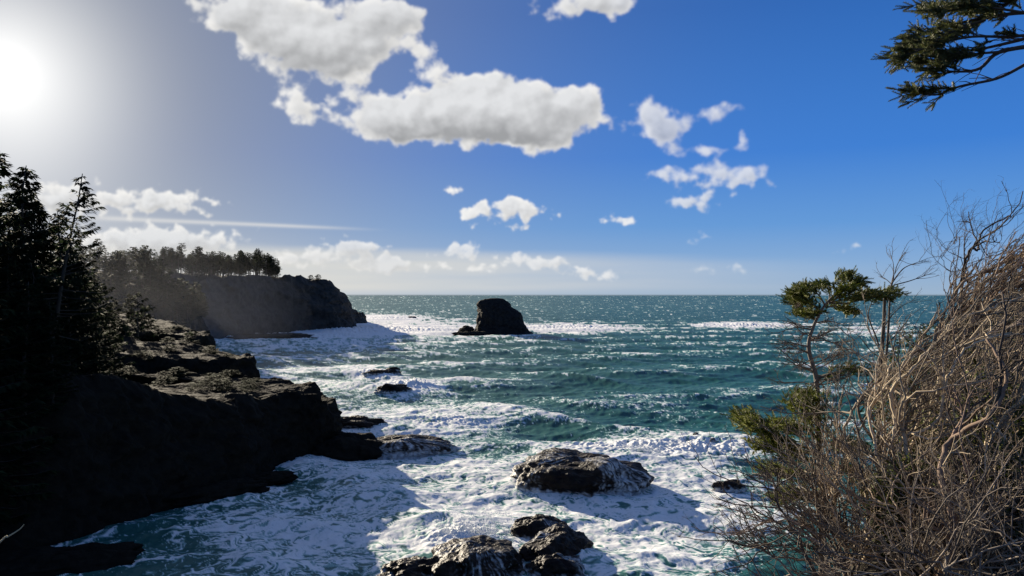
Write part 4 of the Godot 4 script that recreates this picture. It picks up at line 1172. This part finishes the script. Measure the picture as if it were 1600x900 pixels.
func build_overhang() -> void:
	var rng := RandomNumberGenerator.new()
	rng.seed = 55
	var foot := Vector3(6.6, ground_height(6.6, -5.6) - 0.2, -5.6)
	var t := thing("spruce_tree", foot, "spruce outside the frame whose dark bough hangs in at the top right", "tree")
	var w := Acc.new()
	var bark := Color(0.055, 0.045, 0.038)
	w.tube(PackedVector3Array([Vector3.ZERO, Vector3(0.05, 2.5, 0), Vector3(0.0, 5.0, 0.05), Vector3(0.1, 8.0, 0)]), 0.20, 0.05, 12, bark, bark)
	part("trunk", w.mesh(), M.bark, t)
	var boughs := [
		[[[2120, 60], [1850, 30], [1700, 34], [1600, 53], [1551, 66], [1489, 80], [1440, 84]], 0.030, 0], [[[2120, 70], [1820, 50], [1680, 60], [1600, 71], [1523, 84], [1491, 110], [1457, 115], [1425, 112]], 0.028, 0], [[[2110, 90], [1840, 60], [1690, 62], [1600, 81], [1560, 105], [1517, 126], [1460, 138], [1425, 151], [1406, 150]], 0.020, 0],
		[[[2120, 10], [1850, -20], [1700, -6], [1600, 18], [1540, 24], [1480, 34], [1420, 50], [1390, 62]], 0.026, 1], [[[2120, -30], [1850, -60], [1700, -40], [1600, -20], [1520, -6], [1460, 6], [1424, 8]], 0.026, 1], [[[1600, 53], [1540, 60], [1480, 60], [1430, 70], [1388, 84], [1375, 88]], 0.012, 1], [[[1560, 22], [1500, 14], [1450, 18], [1420, 26]], 0.010, 1], [[[1523, 84], [1480, 88], [1440, 96], [1410, 98]], 0.010, 1], [[[1500, 34], [1470, 44], [1430, 62], [1400, 76]], 0.010, 1], [[[1600, -20], [1540, 6], [1500, 30], [1470, 50]], 0.010, 1],
	]
	for k in boughs.size():
		var wood := Acc.new()
		var leaf := Acc.new()
		var pts := []
		for q in boughs[k][0]: pts.append([q[0] + 42, q[1] - 4])
		var p := traced(pts, 5.6, 5.8 + rng.randf_range(-0.35, 0.35), foot, 5)
		wood.tube(p, boughs[k][1], 0.005, 7, bark, bark)
		# fine side twigs
		var n := 26
		for j in n:
			var u := lerpf(0.5, 1.0, rng.randf()) if k < 5 else lerpf(0.15, 1.0, rng.randf())
			var g := minf(u, 0.995) * (p.size() - 1)
			var q := p[int(g)].lerp(p[int(g) + 1], g - int(g))
			var along := (p[int(g) + 1] - p[int(g)]).normalized()
			var d := (along * 1.3 + Vector3(rng.randfn(0, 0.3), rng.randfn(0.15, 0.28), rng.randfn(0, 0.6))).normalized()
			var len := rng.randf_range(0.08, 0.24)
			var e := q + d * len + Vector3(0, rng.randf_range(-0.04, 0.03), 0)
			wood.tube(PackedVector3Array([q, q.lerp(e, 0.5) + Vector3(0, 0.01, 0), e]), 0.004, 0.002, 4, bark, bark)
			var green := 1.0 if boughs[k][2] == 1 else smoothstep(0.72, 0.9, u)
			if rng.randf() > green: continue
			for m in 9:
				var s := lerpf(0.25, 1.0, rng.randf())
				leaf.shoot(q.lerp(e, s), (d + Vector3(rng.randfn(0, 0.45), rng.randfn(0.1, 0.4), rng.randfn(0, 0.5))).normalized(), rng.randf_range(0.05, 0.10), 0.023, 36, Color(0.125, 0.13, 0.058) * rng.randf_range(0.6, 1.3), rng)
		var b := part("bough", wood.mesh(), M.bark, t)
		if leaf.v.size(): part("foliage", leaf.mesh(), M.needles, b)

# sea spray hanging in the light over the surf
func build_mist() -> void:
	for a in [[Vector3(-225, 14, -356), Vector3(260, 84, 90), 0.00028, "thin bank of sea mist between the wooded slope and the headland"], [Vector3(-120, 16, -214), Vector3(130, 56, 60), 0.00034, "faint spray behind the near stand of spruces and the low bluff"]]:
		var t := thing("mist", a[0], a[3], "mist")
		t.set_meta("kind", "stuff")
		for k in 7:
			var f := FogVolume.new()
			f.name = "veil"
			f.size = Vector3(a[1]) * (1.0 - 0.12 * k)
			f.position = Vector3(2.0 * k, -1.5 * k, 0)
			f.shape = RenderingServer.FOG_VOLUME_SHAPE_ELLIPSOID
			var m := FogMaterial.new()
			m.density = a[2]
			m.albedo = Color(0.95, 0.95, 0.95)
			f.material = m
			t.add_child(f, true)
			f.set_meta("kind", "stuff")

# drops thrown up where the surf hits the rocks
func build_spray() -> void:
	var rng := RandomNumberGenerator.new()
	rng.seed = 88
	var drop := SphereMesh.new()
	drop.radial_segments = 6
	drop.rings = 3
	drop.radius = 1.0
	drop.height = 2.0
	var white := StandardMaterial3D.new()
	white.albedo_color = srgb(0.80, 0.82, 0.82)
	white.roughness = 0.6
	drop.material = white
	for a in [[738, 842, 3.4, 2.3, 2600, "white burst of spray behind the nearest rocks"], [845, 742, 2.6, 1.3, 1300, "spray flying off the left side of the big domed rock"], [650, 604, 4.0, 1.5, 1200, "white crest of spray breaking behind the low rock in the bay"], [992, 708, 4.5, 1.1, 1400, "white spray along the crest behind the big domed rock"], [592, 584, 2.6, 1.0, 600, "small burst of spray at the farther awash rock"]]:
		var depth: float = EYE * LENS / (a[1] - 461.0)
		var c := at(a[0], a[1], depth)
		var mm := MultiMesh.new()
		mm.transform_format = MultiMesh.TRANSFORM_3D
		mm.mesh = drop
		mm.instance_count = a[4]
		for k in int(a[4]):
			var up := pow(rng.randf(), 2.2) * float(a[3])
			var lump := sin(k % 7 * 2.1) * float(a[2]) * 0.6
			var p := Vector3(lump + rng.randfn(0, 0.30) * float(a[2]) * (0.7 + 0.3 * up), up + 0.3, rng.randfn(0, 0.5))
			var r := rng.randf_range(0.015, 0.055) * (1.2 - 0.5 * up / float(a[3]))
			mm.set_instance_transform(k, Transform3D(Basis().scaled(Vector3.ONE * r), p))
		var o := MultiMeshInstance3D.new()
		o.name = numbered("spray")
		o.multimesh = mm
		o.position = c
		add_child(o, true)
		tag(o, a[5], "spray", "", "stuff")

# ------------------------------------------------------------------ all of it
func _ready() -> void:
	var cam := Camera3D.new()
	cam.name = "camera"
	cam.position = Vector3(0, EYE, 0)
	cam.rotation_degrees = Vector3(rad_to_deg(atan(11.0 / LENS)), 0, 0)
	cam.fov = rad_to_deg(2.0 * atan(450.0 / LENS))
	cam.near = 0.05
	cam.far = 100000.0
	cam.current = true
	add_child(cam)

	var env := Environment.new()
	env.background_mode = Environment.BG_SKY
	env.sky = build_sky()
	env.tonemap_mode = Environment.TONE_MAPPER_LINEAR
	env.tonemap_exposure = EXPOSURE
	env.volumetric_fog_enabled = true
	env.volumetric_fog_density = 0.0
	env.sdfgi_enabled = true
	env.ssao_enabled = true
	env.ssil_enabled = true
	var we := WorldEnvironment.new()
	we.name = "environment"
	we.environment = env
	add_child(we)

	var sun := DirectionalLight3D.new()
	sun.name = "sun"
	sun.light_energy = 1.6
	sun.light_color = Color(1.0, 0.94, 0.84)
	sun.light_angular_distance = 0.5
	sun.shadow_enabled = true
	sun.rotation_degrees = Vector3(-SUN_EL, 180.0 - SUN_AZ, 0)
	add_child(sun)

	var t0 := Time.get_ticks_msec()
	build_materials()
	build_sea()
	print("sea ", Time.get_ticks_msec() - t0)
	build_cliffs()
	build_rocks()
	build_ground()
	build_trees()
	build_mist()
	build_spray()
	build_sapling()
	build_dead_tree()
	build_thicket()
	build_overhang()
	build_dry_stem()
	print("done ", Time.get_ticks_msec() - t0, " of ", Time.get_ticks_msec())
